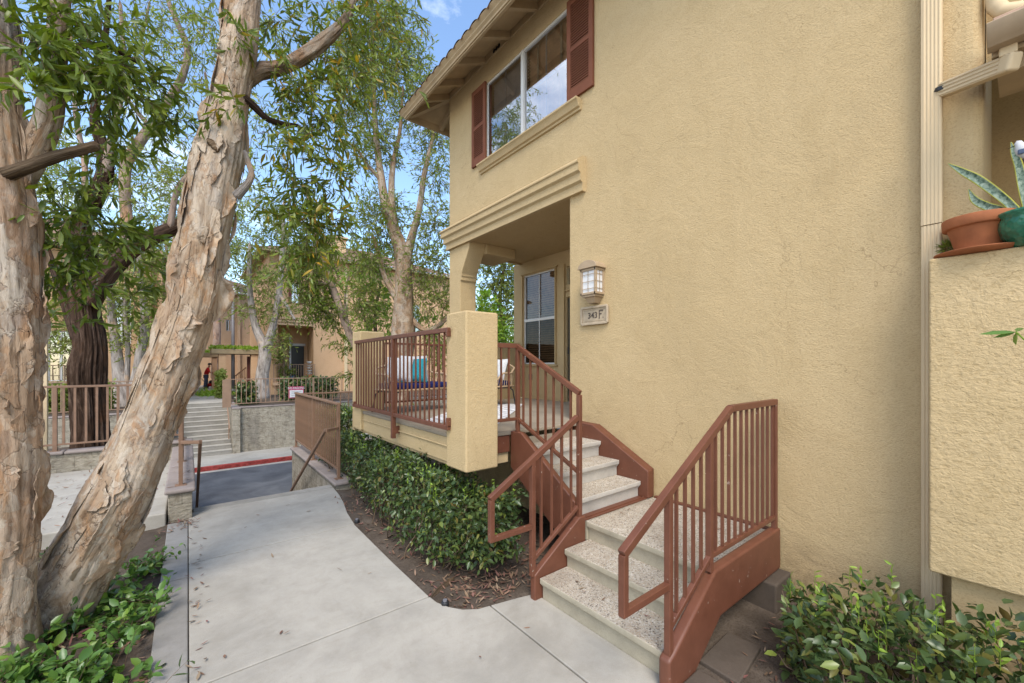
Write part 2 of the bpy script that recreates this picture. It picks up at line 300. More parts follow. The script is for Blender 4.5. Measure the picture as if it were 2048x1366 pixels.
M['skin'] = plain('skin', (.42, .22, .15), .6, .3, .06)
M['blackish'] = plain('black_plastic', (.02, .02, .022), .5, .4)
M['sign_white'] = plain('sign_white', (.74, .73, .74), .5, .4, .03)
M['sign_pink'] = plain('sign_pink', (.50, .07, .16), .5, .4, .05)
M['sign_grey'] = plain('sign_print_grey', (.40, .40, .42), .5, .4, .05)
M['van_white'] = plain('white_car_paint', (.76, .77, .78), .25, .6, .02)
M['dark_door'] = plain('dark_red_door', (.16, .045, .035), .6, .3, .1)
M['blue_pot'] = plain('blue_glazed_pot', (.02, .09, .2), .3, .5)

# ------------------------------------------------------------------ mesh helpers
class MB:
    def __init__(s): s.v = []; s.f = []; s.uv = None
    def add(s, vs, fs):
        o = len(s.v); s.v += [tuple(p) for p in vs]; s.f += [tuple(i+o for i in f) for f in fs]; return s
    def box(s, lo, hi):
        x0, y0, z0 = lo; x1, y1, z1 = hi
        return s.add([(x0, y0, z0), (x1, y0, z0), (x1, y1, z0), (x0, y1, z0), (x0, y0, z1), (x1, y0, z1), (x1, y1, z1), (x0, y1, z1)],
                     [(3, 2, 1, 0), (4, 5, 6, 7), (0, 1, 5, 4), (1, 2, 6, 5), (2, 3, 7, 6), (3, 0, 4, 7)])
    def beam(s, a, b, w, h, up=(0, 0, 1)):
        a = Vector(a); b = Vector(b); d = (b-a).normalized(); up = Vector(up)
        if abs(d.dot(up)) > .999: up = Vector((0, 1, 0))
        x = d.cross(up).normalized(); y = x.cross(d).normalized()
        q = [a-x*w/2-y*h/2, a+x*w/2-y*h/2, a+x*w/2+y*h/2, a-x*w/2+y*h/2]
        return s.add(q+[p+(b-a) for p in q], [(0, 1, 2, 3), (7, 6, 5, 4), (0, 4, 5, 1), (1, 5, 6, 2), (2, 6, 7, 3), (3, 7, 4, 0)])
    def prism(s, poly, lo, hi, axis):        # poly of 2-D points, extruded along an axis ('x': (y,z), 'y': (x,z), 'z': (x,y))
        def pt(p, t): return (t, p[0], p[1]) if axis == 'x' else (p[0], t, p[1]) if axis == 'y' else (p[0], p[1], t)
        n = len(poly); a = sum(poly[i][0]*poly[(i+1) % n][1]-poly[(i+1) % n][0]*poly[i][1] for i in range(n))
        if (a > 0) == (axis == 'y'): poly = poly[::-1]
        return s.add([pt(p, lo) for p in poly]+[pt(p, hi) for p in poly],
                     [tuple(range(n))[::-1], tuple(range(n, 2*n))]+[(i, (i+1) % n, n+(i+1) % n, n+i) for i in range(n)])
    def tube(s, pts, rad, n=8, cap=True):
        pts = [Vector(p) for p in pts]; m = len(pts)
        if not hasattr(rad, '__len__'): rad = [rad]*m
        t = (pts[1]-pts[0]).normalized(); u = t.orthogonal().normalized(); vs = []
        for i, p in enumerate(pts):
            q = (pts[min(i+1, m-1)]-pts[max(i-1, 0)]).normalized()
            u = (u-q*u.dot(q)).normalized(); w_ = q.cross(u)
            vs += [p+(u*math.cos(2*math.pi*k/n)+w_*math.sin(2*math.pi*k/n))*rad[i] for k in range(n)]
        fs = [(i*n+k, i*n+(k+1) % n, (i+1)*n+(k+1) % n, (i+1)*n+k) for i in range(m-1) for k in range(n)]
        if cap: fs += [tuple(range(n))[::-1], tuple(range((m-1)*n, m*n))]
        return s.add(vs, fs)
    def lathe(s, c, prof, n=24, sx=1, sy=1):
        c = Vector(c); m = len(prof)
        vs = [c+Vector((r*sx*math.cos(2*math.pi*k/n), r*sy*math.sin(2*math.pi*k/n), z)) for r, z in prof for k in range(n)]
        fs = [(i*n+k, i*n+(k+1) % n, (i+1)*n+(k+1) % n, (i+1)*n+k) for i in range(m-1) for k in range(n)]
        return s.add(vs, fs+[tuple(range(n))[::-1], tuple(range((m-1)*n, m*n))])
    def moved(s, mat): s.v = [tuple(mat @ Vector(p)) for p in s.v]; return s
    def build(s, name, mat, parent=None, bevel=0, smooth=False, seg=2):
        me = bpy.data.meshes.new(name); me.from_pydata(s.v, [], s.f); me.update(); me.materials.append(M[mat] if isinstance(mat, str) else mat)
        return link(name, me, parent, bevel, smooth, seg)
def link(name, me, parent=None, bevel=0, smooth=False, seg=2):
    o = bpy.data.objects.new(name, me); COL.objects.link(o)
    if smooth: me.polygons.foreach_set('use_smooth', [True]*len(me.polygons))
    if bevel:
        b = o.modifiers.new('bevel', 'BEVEL'); b.width = bevel; b.segments = seg; b.limit_method = 'ANGLE'; b.angle_limit = R(40)
        me.polygons.foreach_set('use_smooth', [True]*len(me.polygons)); b.harden_normals = False
        wn = o.modifiers.new('normals', 'WEIGHTED_NORMAL'); wn.keep_sharp = False
    if parent is not None:
        o.parent = parent; o.matrix_parent_inverse = parent_world(parent).inverted()
    return o
def parent_world(o):
    m = o.matrix_basis.copy()
    return parent_world(o.parent) @ o.matrix_parent_inverse @ m if o.parent else m
def thing(name, label, cat, loc=(0, 0, 0), group=None, kind=None):
    o = bpy.data.objects.new(name, None); COL.objects.link(o); o.location = loc; o.empty_display_size = .2
    return tag(o, label, cat, group, kind)
def tag(o, label=None, cat=None, group=None, kind=None):
    if label: o['label'] = label
    if cat: o['category'] = cat
    if group: o['group'] = group
    if kind: o['kind'] = kind
    return o
def struct(name, mb, mat, label, cat, bevel=0, smooth=False):
    return tag(mb.build(name, mat, None, bevel, smooth), label, cat, None, 'structure')
def nmesh(name, V, faces, mats, parent=None, smooth=True, uv=None):   # faces: list of (F,k) index arrays
    me = bpy.data.meshes.new(name); V = np.asarray(V, np.float32)
    me.vertices.add(len(V)); me.vertices.foreach_set('co', V.ravel())
    idx = np.concatenate([f.ravel() for f in faces]).astype(np.int32)
    tot = np.concatenate([np.full(len(f), f.shape[1]) for f in faces]); st = np.concatenate([[0], np.cumsum(tot)[:-1]]).astype(np.int32)
    me.loops.add(len(idx)); me.loops.foreach_set('vertex_index', idx)
    me.polygons.add(len(st)); me.polygons.foreach_set('loop_start', st)
    me.update(calc_edges=True)
    if uv is not None:
        l = me.uv_layers.new(name='UVMap'); l.data.foreach_set('uv', np.asarray(uv, np.float32)[idx].ravel())
    me.materials.append(M[mats]); me.validate()
    return link(name, me, parent, 0, smooth)

def wallface(mb, to, a0, a1, z0, z1, holes, depth):   # plane with openings; to(a,z,t) gives the place, t = depth behind the face
    As = sorted({a0, a1, *[h[0] for h in holes], *[h[1] for h in holes]}); Zs = sorted({z0, z1, *[h[2] for h in holes], *[h[3] for h in holes]})
    As = [a for a in As if a0 <= a <= a1]; Zs = [z for z in Zs if z0 <= z <= z1]
    ids = {}; vs = []
    def vid(a, z, t):
        k = (round(a, 4), round(z, 4), round(t, 4))
        if k not in ids: ids[k] = len(vs); vs.append(to(a, z, t))
        return ids[k]
    fs = []
    for i in range(len(As)-1):
        for j in range(len(Zs)-1):
            ca, cz = (As[i]+As[i+1])/2, (Zs[j]+Zs[j+1])/2
            if any(h[0] < ca < h[1] and h[2] < cz < h[3] for h in holes): continue
            fs.append((vid(As[i], Zs[j], 0), vid(As[i+1], Zs[j], 0), vid(As[i+1], Zs[j+1], 0), vid(As[i], Zs[j+1], 0)))
    for b0, b1, y0, y1 in holes:
        b0, b1, y0, y1 = max(b0, a0), min(b1, a1), max(y0, z0), min(y1, z1)
        for (p, q) in (((b0, y0), (b1, y0)), ((b1, y0), (b1, y1)), ((b1, y1), (b0, y1)), ((b0, y1), (b0, y0))):
            if (p[1] == q[1] and p[1] in (z0, z1)) or (p[0] == q[0] and p[0] in (a0, a1)): continue
            fs.append((vid(*p, 0), vid(*q, 0), vid(*q, depth), vid(*p, depth)))
    return mb.add(vs, fs)

# numpy noise (value noise, several octaves)
_tab = np.random.default_rng(3).random((64, 64, 64)).astype(np.float32)
def vnoise(p, octaves=4, gain=.5):
    p = np.asarray(p, np.float64); out = np.zeros(len(p)); a = 1.; tot = 0
    for o in range(octaves):
        q = p*(2**o)+o*17.3; i = np.floor(q).astype(int); f = q-i; f = f*f*(3-2*f); r = 0
        for dx in (0, 1):
            for dy in (0, 1):
                for dz in (0, 1):
                    wgt = (f[:, 0] if dx else 1-f[:, 0])*(f[:, 1] if dy else 1-f[:, 1])*(f[:, 2] if dz else 1-f[:, 2])
                    r = r+wgt*_tab[(i[:, 0]+dx) % 64, (i[:, 1]+dy) % 64, (i[:, 2]+dz) % 64]
        out += a*(r-.5)*2; tot += a; a *= gain
    return out/tot

def spline(pts, n):                     # Catmull-Rom through (x,y,z,r)
    A = np.array(pts, float); m = len(A); A = np.vstack([2*A[0]-A[1], A, 2*A[-1]-A[-2]]); t = np.linspace(0, m-1-1e-6, n); i = t.astype(int); f = (t-i)[:, None]
    p0, p1, p2, p3 = A[i], A[i+1], A[i+2], A[i+3]
    return .5*((2*p1)+(p2-p0)*f+(2*p0-5*p1+4*p2-p3)*f**2+(3*p1-p0-3*p2+p3)*f**3)
def frames(C):
    T = np.gradient(C[:, :3], axis=0); T /= np.linalg.norm(T, axis=1)[:, None]
    U = np.zeros_like(T); u = np.cross(T[0], (0.3, .9, .1)); u /= np.linalg.norm(u)
    for k in range(len(T)):
        u = u-T[k]*u.dot(T[k]); u /= np.linalg.norm(u); U[k] = u
    return T, U, np.cross(T, U)
def limb_arrays(pts, seg, rings, amp=.06, freq=3., furrow=0., flare=0., seed=0):
    C = spline(pts, rings); T, U, W = frames(C); th = np.linspace(0, 2*np.pi, seg+1)
    L = np.concatenate([[0], np.cumsum(np.linalg.norm(np.diff(C[:, :3], axis=0), axis=1))])
    TH, LL = np.meshgrid(th, L); dirs = (np.cos(TH)[..., None]*U[:, None]+np.sin(TH)[..., None]*W[:, None])
    Rr = C[:, 3][:, None]*np.ones_like(TH)
    q = np.stack([np.cos(TH)*1.2+seed, np.sin(TH)*1.2, LL*freq*.33], -1).reshape(-1, 3)
    n1 = vnoise(q*1.3, 4).reshape(TH.shape)
    n2 = vnoise(np.stack([np.cos(TH)*5+seed, np.sin(TH)*5, LL*freq], -1).reshape(-1, 3), 4, .6).reshape(TH.shape)
    n3 = np.abs(vnoise(np.stack([np.cos(TH)*7+seed, np.sin(TH)*7, LL*.8*freq/3], -1).reshape(-1, 3), 3, .6)).reshape(TH.shape)
    Rr = Rr*(1+amp*1.5*n1+amp*n2-furrow*np.maximum(0, .28-n3)/.28)
    if flare: Rr = Rr*(1+flare*np.exp(-LL/.35)*(1+.35*np.cos(TH*4+1)))
    Rr[0] *= .02; Rr[-1] *= .02
    V = C[:, None, :3]+dirs*Rr[..., None]
    uv = np.stack([TH/(2*np.pi), LL], -1)
    a = np.arange(rings-1)[:, None]*(seg+1)+np.arange(seg)[None]
    Fq = np.stack([a, a+1, a+seg+2, a+seg+1], -1).reshape(-1, 4)
    return V.reshape(-1, 3), Fq, uv.reshape(-1, 2), (C, T, U, W)
def limb(name, pts, mat, parent, seg=16, rings=40, **kw):
    V, Fq, uv, fr = limb_arrays(pts, seg, rings, **kw); return nmesh(name, V, [Fq], mat, parent, True, uv), fr
def limbs(name, list_, mat, parent, seg=8, rings=14, **kw):   # several boughs of one tree that grow into each other: one mesh
    Vs, Fs, Us, o = [], [], [], 0
    for k, pts in enumerate(list_):
        V, Fq, uv, _ = limb_arrays(pts, seg, rings, seed=k*3.1, **kw); Vs.append(V); Fs.append(Fq+o); Us.append(uv); o += len(V)
    return nmesh(name, np.vstack(Vs), [np.vstack(Fs)], mat, parent, True, np.vstack(Us))

def flake_arrays(fr, s0, th0, wid, length, curl, ragged, seed, lift=.012, side=1):
    """a sheet of bark hinged along one edge, ragged in outline, its free edge lifting and curling away"""
    C, T, U, W = fr; n = len(C); L = np.concatenate([[0], np.cumsum(np.linalg.norm(np.diff(C[:, :3], axis=0), axis=1))])
    nu, nv = 12, 18; A, B = np.meshgrid(np.linspace(0, 1, nu), np.linspace(0, 1, nv)); z = np.zeros(B.size)
    g = vnoise(np.stack([B.ravel()*3+seed, z+seed*.7, z], -1), 4, .65).reshape(B.shape)
    g2 = vnoise(np.stack([B.ravel()*6+seed*1.7, z+seed, z+A.ravel()*1.5], -1), 4, .7).reshape(B.shape)
    g3 = vnoise(np.stack([A.ravel()*4+seed*1.3, z+seed, z+B.ravel()*.6], -1), 3, .6).reshape(B.shape)
    e = np.sin(np.pi*np.clip(B, .0, 1))**.55
    th = th0+side*wid*(.12*g+e*A*(.72+ragged*g2)); s = np.clip(s0+length*(B-.5+.10*g*A+.22*ragged*g3*(B-.5)), 0, L[-1])
    i = np.clip(np.searchsorted(L, s)-1, 0, n-2); f = ((s-L[i])/(L[i+1]-L[i]))[..., None]
    c = C[i]*(1-f)+C[i+1]*f; u = U[i]*(1-f)+U[i+1]*f; w_ = W[i]*(1-f)+W[i+1]*f
    out = np.cos(th)[..., None]*u+np.sin(th)[..., None]*w_; tan = side*(-np.sin(th)[..., None]*u+np.cos(th)[..., None]*w_)
    a1 = (A*e)[..., None]; rad = c[..., 3:4]*1.005+.004*a1+lift*a1**1.6*(1+.6*g2[..., None])
    ang = np.clip(a1-.35, 0, 1)/.65*curl*(1+.35*g[..., None]); rc = .30*wid*c[..., 3:4]
    Pp = c[..., :3]+out*(rad+rc*(1-np.cos(ang)))-tan*rc*(ang-np.sin(ang))
    a = np.arange(nv-1)[:, None]*nu+np.arange(nu-1)[None]
    return Pp.reshape(-1, 3), np.stack([a, a+1, a+nu+1, a+nu], -1).reshape(-1, 4), np.stack([th/(2*np.pi)+seed, s], -1).reshape(-1, 2)
def flakes(name, fr, specs, mat, parent):
    Vs, Fs, Us, o = [], [], [], 0
    for sp in specs:
        V, Fq, uv = flake_arrays(fr, *sp); Vs.append(V); Fs.append(Fq+o); Us.append(uv); o += len(V)
    ob = nmesh(name, np.vstack(Vs), [np.vstack(Fs)], mat, parent, True, np.vstack(Us))
    so = ob.modifiers.new('thickness', 'SOLIDIFY'); so.thickness = .0025; return ob

def norm(a): return a/np.maximum(np.linalg.norm(a, axis=-1, keepdims=True), 1e-9)
def leaves(name, pos, dirs, L, W, mat, parent, detail=1, bend=.25, flat=0.):
    n = len(pos); dirs = norm(dirs); rnd = norm(rng.normal(size=(n, 3))+np.array([0, 0, .8+flat]))
    side = norm(np.cross(dirs, rnd)); nrm = norm(np.cross(side, dirs))
    L = L[:, None]; W = W[:, None]
    if detail == 0:
        V = np.stack([pos, pos+dirs*L*.5+side*W*.5-nrm*L*.03, pos+dirs*L-nrm*L*bend*.4, pos+dirs*L*.5-side*W*.5-nrm*L*.03], 1).reshape(-1, 3)
        return nmesh(name, V, [np.arange(4*n).reshape(n, 4)], mat, parent, False)
    b = bend*L*rng.uniform(.2, 1.6, (n, 1))
    def pt(t, s, up=0): return pos+dirs*L*t+side*W*s*.5-nrm*(b*t*t)+nrm*W*up
    V = np.stack([pos, pt(.3, .85, .10), pt(.3, 0, -.06), pt(.3, -.85, .10), pt(.65, .85, .10), pt(.65, 0, -.06), pt(.65, -.85, .10), pt(1, 0)], 1).reshape(-1, 3)
    o = (np.arange(n)*8)[:, None]
    tri = np.concatenate([o+np.array([[0, 2, 1]]), o+np.array([[0, 3, 2]]), o+np.array([[4, 5, 7]]), o+np.array([[5, 6, 7]])])
    qd = np.concatenate([o+np.array([[1, 2, 5, 4]]), o+np.array([[2, 3, 6, 5]])])
    return nmesh(name, V, [tri, qd], mat, parent, True)
def twigs(name, A, r0, mat, parent):     # A: (N,k,3) polylines -> thin three-sided stems
    n, k, _ = A.shape; T = norm(np.gradient(A, axis=1)); U = norm(np.cross(T, np.array([.31, .2, .93]))); W = np.cross(T, U)
    rr = (np.linspace(1, .35, k)*r0)[None, :, None]
    ring = np.stack([A+U*rr, A+(-.5*U+.866*W)*rr, A+(-.5*U-.866*W)*rr], 2)   # N,k,3,3
    V = ring.reshape(-1, 3); o = (np.arange(n)*k*3)[:, None, None, None]+(np.arange(k-1)*3)[None, :, None, None]
    q = np.array([[0, 1, 4, 3], [1, 2, 5, 4], [2, 0, 3, 5]])[None, None]
    return nmesh(name, V, [(o+q).reshape(-1, 4)], mat, parent, True)
def crown(parent, clumps, leaf, mat, droop=.5, detail=1, nodes=9, length=.6, twig=.003, wood='twig', up=.1, name='crown', bend=.25, flat=0., dens=1.):
    """clumps: (centre, radius or (rx,ry,rz), number of sprays)"""
    Sx, Dx, Lx = [], [], []
    for c, r, n in clumps:
        n = int(n*dens); q = norm(rng.normal(size=(n, 3)))*(rng.random((n, 1))**.5); r3 = np.array(r if hasattr(r, '__len__') else (r, r, r), float)
        Sx.append(np.array(c)+q*r3*.75); d = norm(q+rng.normal(size=(n, 3))*.6+np.array([0, 0, up])); Dx.append(d); Lx.append(length*rng.uniform(.5, 1.25, n)*min(1, .5+float(r3.mean())))
    Sx = np.vstack(Sx); Dx = np.vstack(Dx); Lx = np.concatenate(Lx); n = len(Sx)
    t = np.linspace(0, 1, nodes)[None, :, None]; wob = rng.normal(size=(n, 1, 3))*.12
    A = Sx[:, None]+Dx[:, None]*t*Lx[:, None, None]+(np.array([0, 0, -1.])*droop+wob)*(t**2)*Lx[:, None, None]
    twigs(name+'_twigs' if name != 'crown' else 'twigs', A, twig, wood, parent)
    T = norm(np.gradient(A, axis=1)); pos = A[:, 1:].reshape(-1, 3); tt = T[:, 1:].reshape(-1, 3)
    m = len(pos); d = norm(tt*.75+norm(rng.normal(size=(m, 3)))*.75+np.array([0, 0, -.35*droop]))
    keep = rng.random(m) < .92; pos, d = pos[keep], d[keep]; m = len(pos)
    l = leaf[0]*rng.uniform(.6, 1.2, m)
    return leaves(name, pos, d, l, l*leaf[1]*rng.uniform(.8, 1.2, m), mat, parent, detail, bend, flat)
def cl(u, v, d, rpx, n, squash=1., deep=1.):     # a clump of foliage from its photo column, row, distance and size
    r = rpx*d/F; return (P(u, v, d), (r*deep, r*deep, r*squash), n)
def pr(u, v, d, wpx): p = P(u, v, d); return (p.x, p.y, p.z, wpx*d/F/2/math.sqrt(1+((u-CU)/F)**2))   # a wide lens widens what stands off its axis

# ================================================================== GROUND AND STREET
ZP = -2.0                                  # top of the near path
ZS, ZA, ZT = -3.5, -3.65, -1.66            # far pavement, asphalt, far terrace
# soil: one rolling sheet with the stairwell left open
nx, ny = 150, 160
gx = np.linspace(-9, 9, nx); gy = np.linspace(-6, 10.55, ny); GX, GY = np.meshgrid(gx, gy)
gz = -2.035+.03*vnoise(np.stack([GX.ravel()*1.3, GY.ravel()*1.3, GX.ravel()*0], -1), 3).reshape(GX.shape)+.012*vnoise(np.stack([GX.ravel()*6, GY.ravel()*6, GX.ravel()*0+4], -1), 3).reshape(GX.shape)
under = ((GX > -.3) & (GX < 1.9) & (GY < 7.3)) | ((GX > 0) & (GX < 2.5) & (GY < 2.9))
edge = ((GX > -.12) & (GX < 1.58)) | ((GX > 0) & (GX < 2.3) & (GY < 2.6))
gz = np.where(under, -2.016, gz)
a = np.arange(ny-1)[:, None]*nx+np.arange(nx-1)[None]; Fq = np.stack([a, a+1, a+nx+1, a+nx], -1).reshape(-1, 4)
cxm = GX.ravel()[Fq].mean(1); cym = GY.ravel()[Fq].mean(1)
Fq = Fq[~((cxm > -.02) & (cxm < 1.95) & (cym > 7.2))]
tag(nmesh('ground', np.stack([GX, GY, gz], -1).reshape(-1, 3), [Fq], 'soil'), 'bare brown soil bed scattered with leaves', 'soil', None, 'structure')
# path of poured slabs with open joints, curving out to the steps
g = .006
edgeR = [(1.86, 7.02), (1.83, 6.6), (1.78, 6.2), (1.69, 5.7), (1.64, 5.24)]
mb = MB()
mb.prism([(g, 5.23+g), (1.64, 5.23+g)]+edgeR[::-1][1:]+[(g, 7.02)], ZP-.12, ZP, 'z')
mb.prism([(g, 3.2+g), (1.632, 3.2+g), (1.625, 4.0), (1.635, 5.23-g), (g, 5.23-g)], ZP-.12, ZP, 'z')
mb.prism([(g, 1.0), (1.97-g, 1.0), (1.97-g, 2.765), (1.86, 2.79), (1.76, 2.86), (1.69, 2.96), (1.645, 3.08), (1.634, 3.2-g), (g, 3.2-g)], ZP-.12, ZP, 'z')
mb.prism([(1.97+g, 1.0), (2.385, 1.0), (2.385, 2.66), (2.25, 2.7), (2.1, 2.735), (1.97+g, 2.764)], ZP-.12, ZP, 'z')
mb.prism([(g, -5), (1.2, -5), (1.2, 1-g), (g, 1-g)], ZP-.12, ZP, 'z'); mb.prism([(1.2+g, -5), (2.385, -5), (2.385, 1-g), (1.2+g, 1-g)], ZP-.12, ZP, 'z')
struct('path', mb, 'concrete', 'pale grey concrete path of jointed slabs leading to the stairs', 'path', bevel=.008)
mb = MB()
for y0, y1 in ((-5, 2.4), (2.4, 4.9), (4.9, 6.68)): mb.prism([(-.2, y0+g), (.001, y0+g), (.001, y1-g), (-.2, y1-g)], ZP-.12, ZP+.006, 'z')
struct('kerb_strip', mb, 'concrete_band', 'narrow darker concrete strip along the left edge of the path', 'kerb', bevel=.01)
mb = MB(); mb.box((-14, 6.72, -2.2), (-.215, 10.36, -1.86))
struct('sidewalk', mb, 'concrete', 'raised concrete walk behind the leaning tree', 'sidewalk', bevel=.02)
mb = MB()
for k in range(9):
    z = ZP-k*.1667; y0 = 6.9+(.0 if k == 0 else .3*k)
    mb.box((.055, y0+(.13 if k == 0 else 0), z-.4), (1.865, 6.9+.3*(k+1)+.02, z+(.003 if k == 0 else 0)))
struct('sunken_stairs', mb, 'concrete_old', 'worn concrete stairs dropping from the path to the alley', 'stairs', bevel=.012)
mb = MB(); mb.add([(-60, 6, ZA), (60, 6, ZA), (60, 17.46, ZA), (-60, 17.46, ZA)], [(0, 1, 2, 3)])
struct('road', mb, 'asphalt', 'dark asphalt alley between the two terraces', 'road')
mb = MB(); mb.box((-60, 17.2, ZA-.1), (60, 17.45, ZA+.006)); struct('gutter_strip', mb, 'concrete', 'pale concrete gutter beside the red kerb', 'gutter')
mb = MB(); mb.box((-60, 17.45, ZA-.2), (60, 17.6, ZS)); mb.tube([(.9, 17.445, -3.575), (.9, 17.47, -3.575)], .04, 10)
struct('red_kerb', mb, 'kerb_red', 'faded red painted kerb across the alley', 'kerb', bevel=.02)
mb = MB(); mb.box((-60, 17.6, ZS-.2), (60, 19.62, ZS-.004)); struct('far_pavement', mb, 'concrete', 'concrete pavement at the foot of the far steps', 'pavement')
mb = MB()
for x0, x1, y0 in ((-120, -.62, 19.9), (1.42, 120, 19.9), (-.62, 1.42, 22.9)): mb.add([(x0, y0, ZT-.05), (x1, y0, ZT-.05), (x1, 160, ZT-.05), (x0, 160, ZT-.05)], [(0, 1, 2, 3)])
struct('far_ground', mb, 'soil', 'planted ground of the terrace across the alley', 'ground')
mb = MB(); mb.box((-.62, 22.7, ZT-.2), (1.42, 60, ZT)); struct('far_path', mb, 'concrete', 'concrete walk at the top of the far steps', 'path')
mb = MB(); mb.box((-30, 10.62, -3.8), (-.02, 12.5, -1.72)); struct('planting_bed', mb, 'soil', 'soil bed behind the left railing', 'soil')
t = thing('concrete_stairs', 'long flight of worn concrete steps climbing from the far pavement', 'stairs', (.4, 19.6, ZS))
for k in range(11):
    z = ZS+.167*(k+1); y0 = 19.52+.29*k
    mb = MB(); mb.box((-.62, y0, z-.167-(.0 if k else .1)), (1.37, y0+.45, z-.004)); s = mb.build('step', 'concrete_old', t, .012)
    mb = MB(); mb.box((-.62, y0-.012, z-.045), (1.37, y0+.30, z)); mb.build('nosing', 'concrete', s, .01)

# ================================================================== WALLS WITH CAPS
def capped(name, label, lo, hi, cap_over=.035, cap_h=.055, seg=0):
    t = thing(name, label, 'wall', ((lo[0]+hi[0])/2, (lo[1]+hi[1])/2, lo[2]))
    mb = MB(); mb.box(lo, (hi[0], hi[1], hi[2]-cap_h)); mb.build('block_body', 'block', t, .012)
    o = cap_over; along = 'x' if hi[0]-lo[0] > hi[1]-lo[1] else 'y'; mb = MB()
    L = (hi[0]-lo[0]) if along == 'x' else (hi[1]-lo[1]); n = max(1, round((L+2*o)/seg)) if seg else 1
    for i in range(n):
        f0, f1 = i/n, (i+1)/n; e = .003
        if along == 'x': mb.box((lo[0]-o+(L+2*o)*f0+e, lo[1]-o, hi[2]-cap_h), (lo[0]-o+(L+2*o)*f1-e, hi[1]+o, hi[2]))
        else: mb.box((lo[0]-o, lo[1]-o+(L+2*o)*f0+e, hi[2]-cap_h), (hi[0]+o, lo[1]-o+(L+2*o)*f1-e, hi[2]))
    mb.build('cap', 'cap', t, .022, seg=3); return t
capped('retaining_wall', 'low stone wall with mauve cap on the right side of the sunken stairs', (1.875, 6.9, -3.7), (2.11, 10.5, -1.9), seg=.6)
capped('retaining_wall', 'block wall end with mauve cap left of the sunken stairs', (-.2, 6.78, -3.7), (.045, 10.34, -1.6), seg=.6)
capped('retaining_wall', 'low cap wall carrying the brown railing behind the left tree trunk', (-14, 10.38, -3.7), (.045, 10.6, -1.5), seg=.9)
capped('retaining_wall', 'block wall along the alley running behind the hedge towards the parked van', (2.13, 10.45, -3.7), (9, 10.68, -1.9), seg=.9)
capped('retaining_wall', 'stained split face block wall right of the far concrete steps', (1.66, 19.62, -3.6), (16, 19.92, -1.69), cap_over=.02, seg=1.2)
capped('retaining_wall', 'split face block wall left of the far steps seen behind dark trunk', (-22, 19.62, -3.6), (-.66, 19.92, -1.69), cap_over=.02, seg=1.2)
capped('wall_pier', 'short block pier with flat cap at the right foot of the far steps', (1.38, 19.44, -3.55), (1.64, 22.6, -1.70), cap_over=.02)

# ================================================================== RAILINGS
def rail_thing(name, label, base, group=None): return thing(name, label, 'railing', base, group)
def level_rail(t, a, b, ztop, zbot, mat, posts=(), pitch=.115, pw=.045, bw=.016, tw=.055, th=.035, base_z=None, plate=False, skip_ends=True):
    a = Vector(a); b = Vector(b); L = (b-a).length; d = (b-a)/L
    def at(s, z): return Vector((a.x+d.x*s, a.y+d.y*s, z))
    MB().beam(at(-.02, ztop-th/2), at(L+.02, ztop-th/2), tw, th).build('top_rail', mat, t, .004)
    MB().beam(at(0, zbot), at(L, zbot), .032, .032).build('bottom_rail', mat, t, .003)
    for s in posts:
        mb = MB(); mb.beam(at(s, base_z if base_z is not None else zbot), at(s, ztop-th), pw, pw)
        p = mb.build('post', mat, t, .003)
        if plate:
            q = at(s, base_z); m2 = MB(); m2.box((q.x-.06, q.y-.06, q.z), (q.x+.06, q.y+.06, q.z+.008)); m2.build('base_plate', mat, p)
    n = int(round(L/pitch)); proto = None
    for i in range(1, n):
        s = L*i/n
        if any(abs(s-p) < pw*.9 for p in posts): continue
        if proto is None:
            proto = MB().beam((0, 0, zbot+.016), (0, 0, ztop-th), bw, bw).build('baluster', mat, t); o = proto
        else:
            o = proto.copy(); COL.objects.link(o); o.parent = t; o.matrix_parent_inverse = proto.matrix_parent_inverse.copy()
        q = at(s, 0); o.location = (q.x, q.y, 0); o.rotation_euler.z = math.atan2(d.y, d.x)
XC, ZC = 1.97, -1.9
t = rail_thing('railing', 'brown picket railing on the cap wall right of the sunken stairs', (XC, 7, ZC))
level_rail(t, (XC, 7.13, 0), (XC, 10.55, 0), -.635, -1.74, 'brown', (0, 1.75, 3.4), .118, base_z=ZC, plate=True, tw=.065, bw=.02)
t = rail_thing('railing', 'brown railing running right behind the near stair rail above the alley', (4, 10.55, ZC))
level_rail(t, (XC+.04, 10.57, 0), (8.5, 10.57, 0), -.66, -1.74, 'brown', (2.2, 4.4, 6.4), .19, base_z=ZC, bw=.02)
t = rail_thing('railing', 'brown flat bar railing in front of the dark trunk at left', (-2, 10.5, -1.5))
level_rail(t, (-3.9, 10.49, 0), (-.06, 10.49, 0), -.36, -1.39, 'brown', (.2, xY(110, 10.49)+3.9, 3.8), .137, base_z=-1.5, bw=.032, pw=.055, tw=.045, th=.04, plate=True)
t = rail_thing('railing', 'brown stair railing on the cap wall beside the leaning tree', (-.08, 7, -1.6))
level_rail(t, (-.075, 7.0, 0), (-.075, 10.4, 0), -.5, -1.45, 'brown', (0, 1.7), .118, base_z=-1.6, plate=True)
for nm, lab, x, y0, z0, x1, z1 in (('handrail', 'brown sloping handrail against the wall right of the sunken stairs', 1.73, 6.95, -1.05, 1.95, -2.95),
                         ('handrail', 'brown bent handrail at the head of the sunken stairs beside the leaning tree', .13, 6.85, -1.03, -.07, -2.95)):
    t = thing(nm, lab, 'handrail', (x, 7, ZP)); yb = 7.13 if x > 1 else 7.0
    mb = MB(); mb.beam((x1, yb-.02, z0), (x, y0, z0), .035, .045); mb.beam((x, y0, z0), (x, y0+.06, z0), .04, .045); mb.build('bent_arm', 'brown', t, .004)
    MB().beam((x, y0+.05, z0), (x, y0+.05+3.2, z0-1.9), .04, .045).build('sloping_bar', 'brown', t, .004)
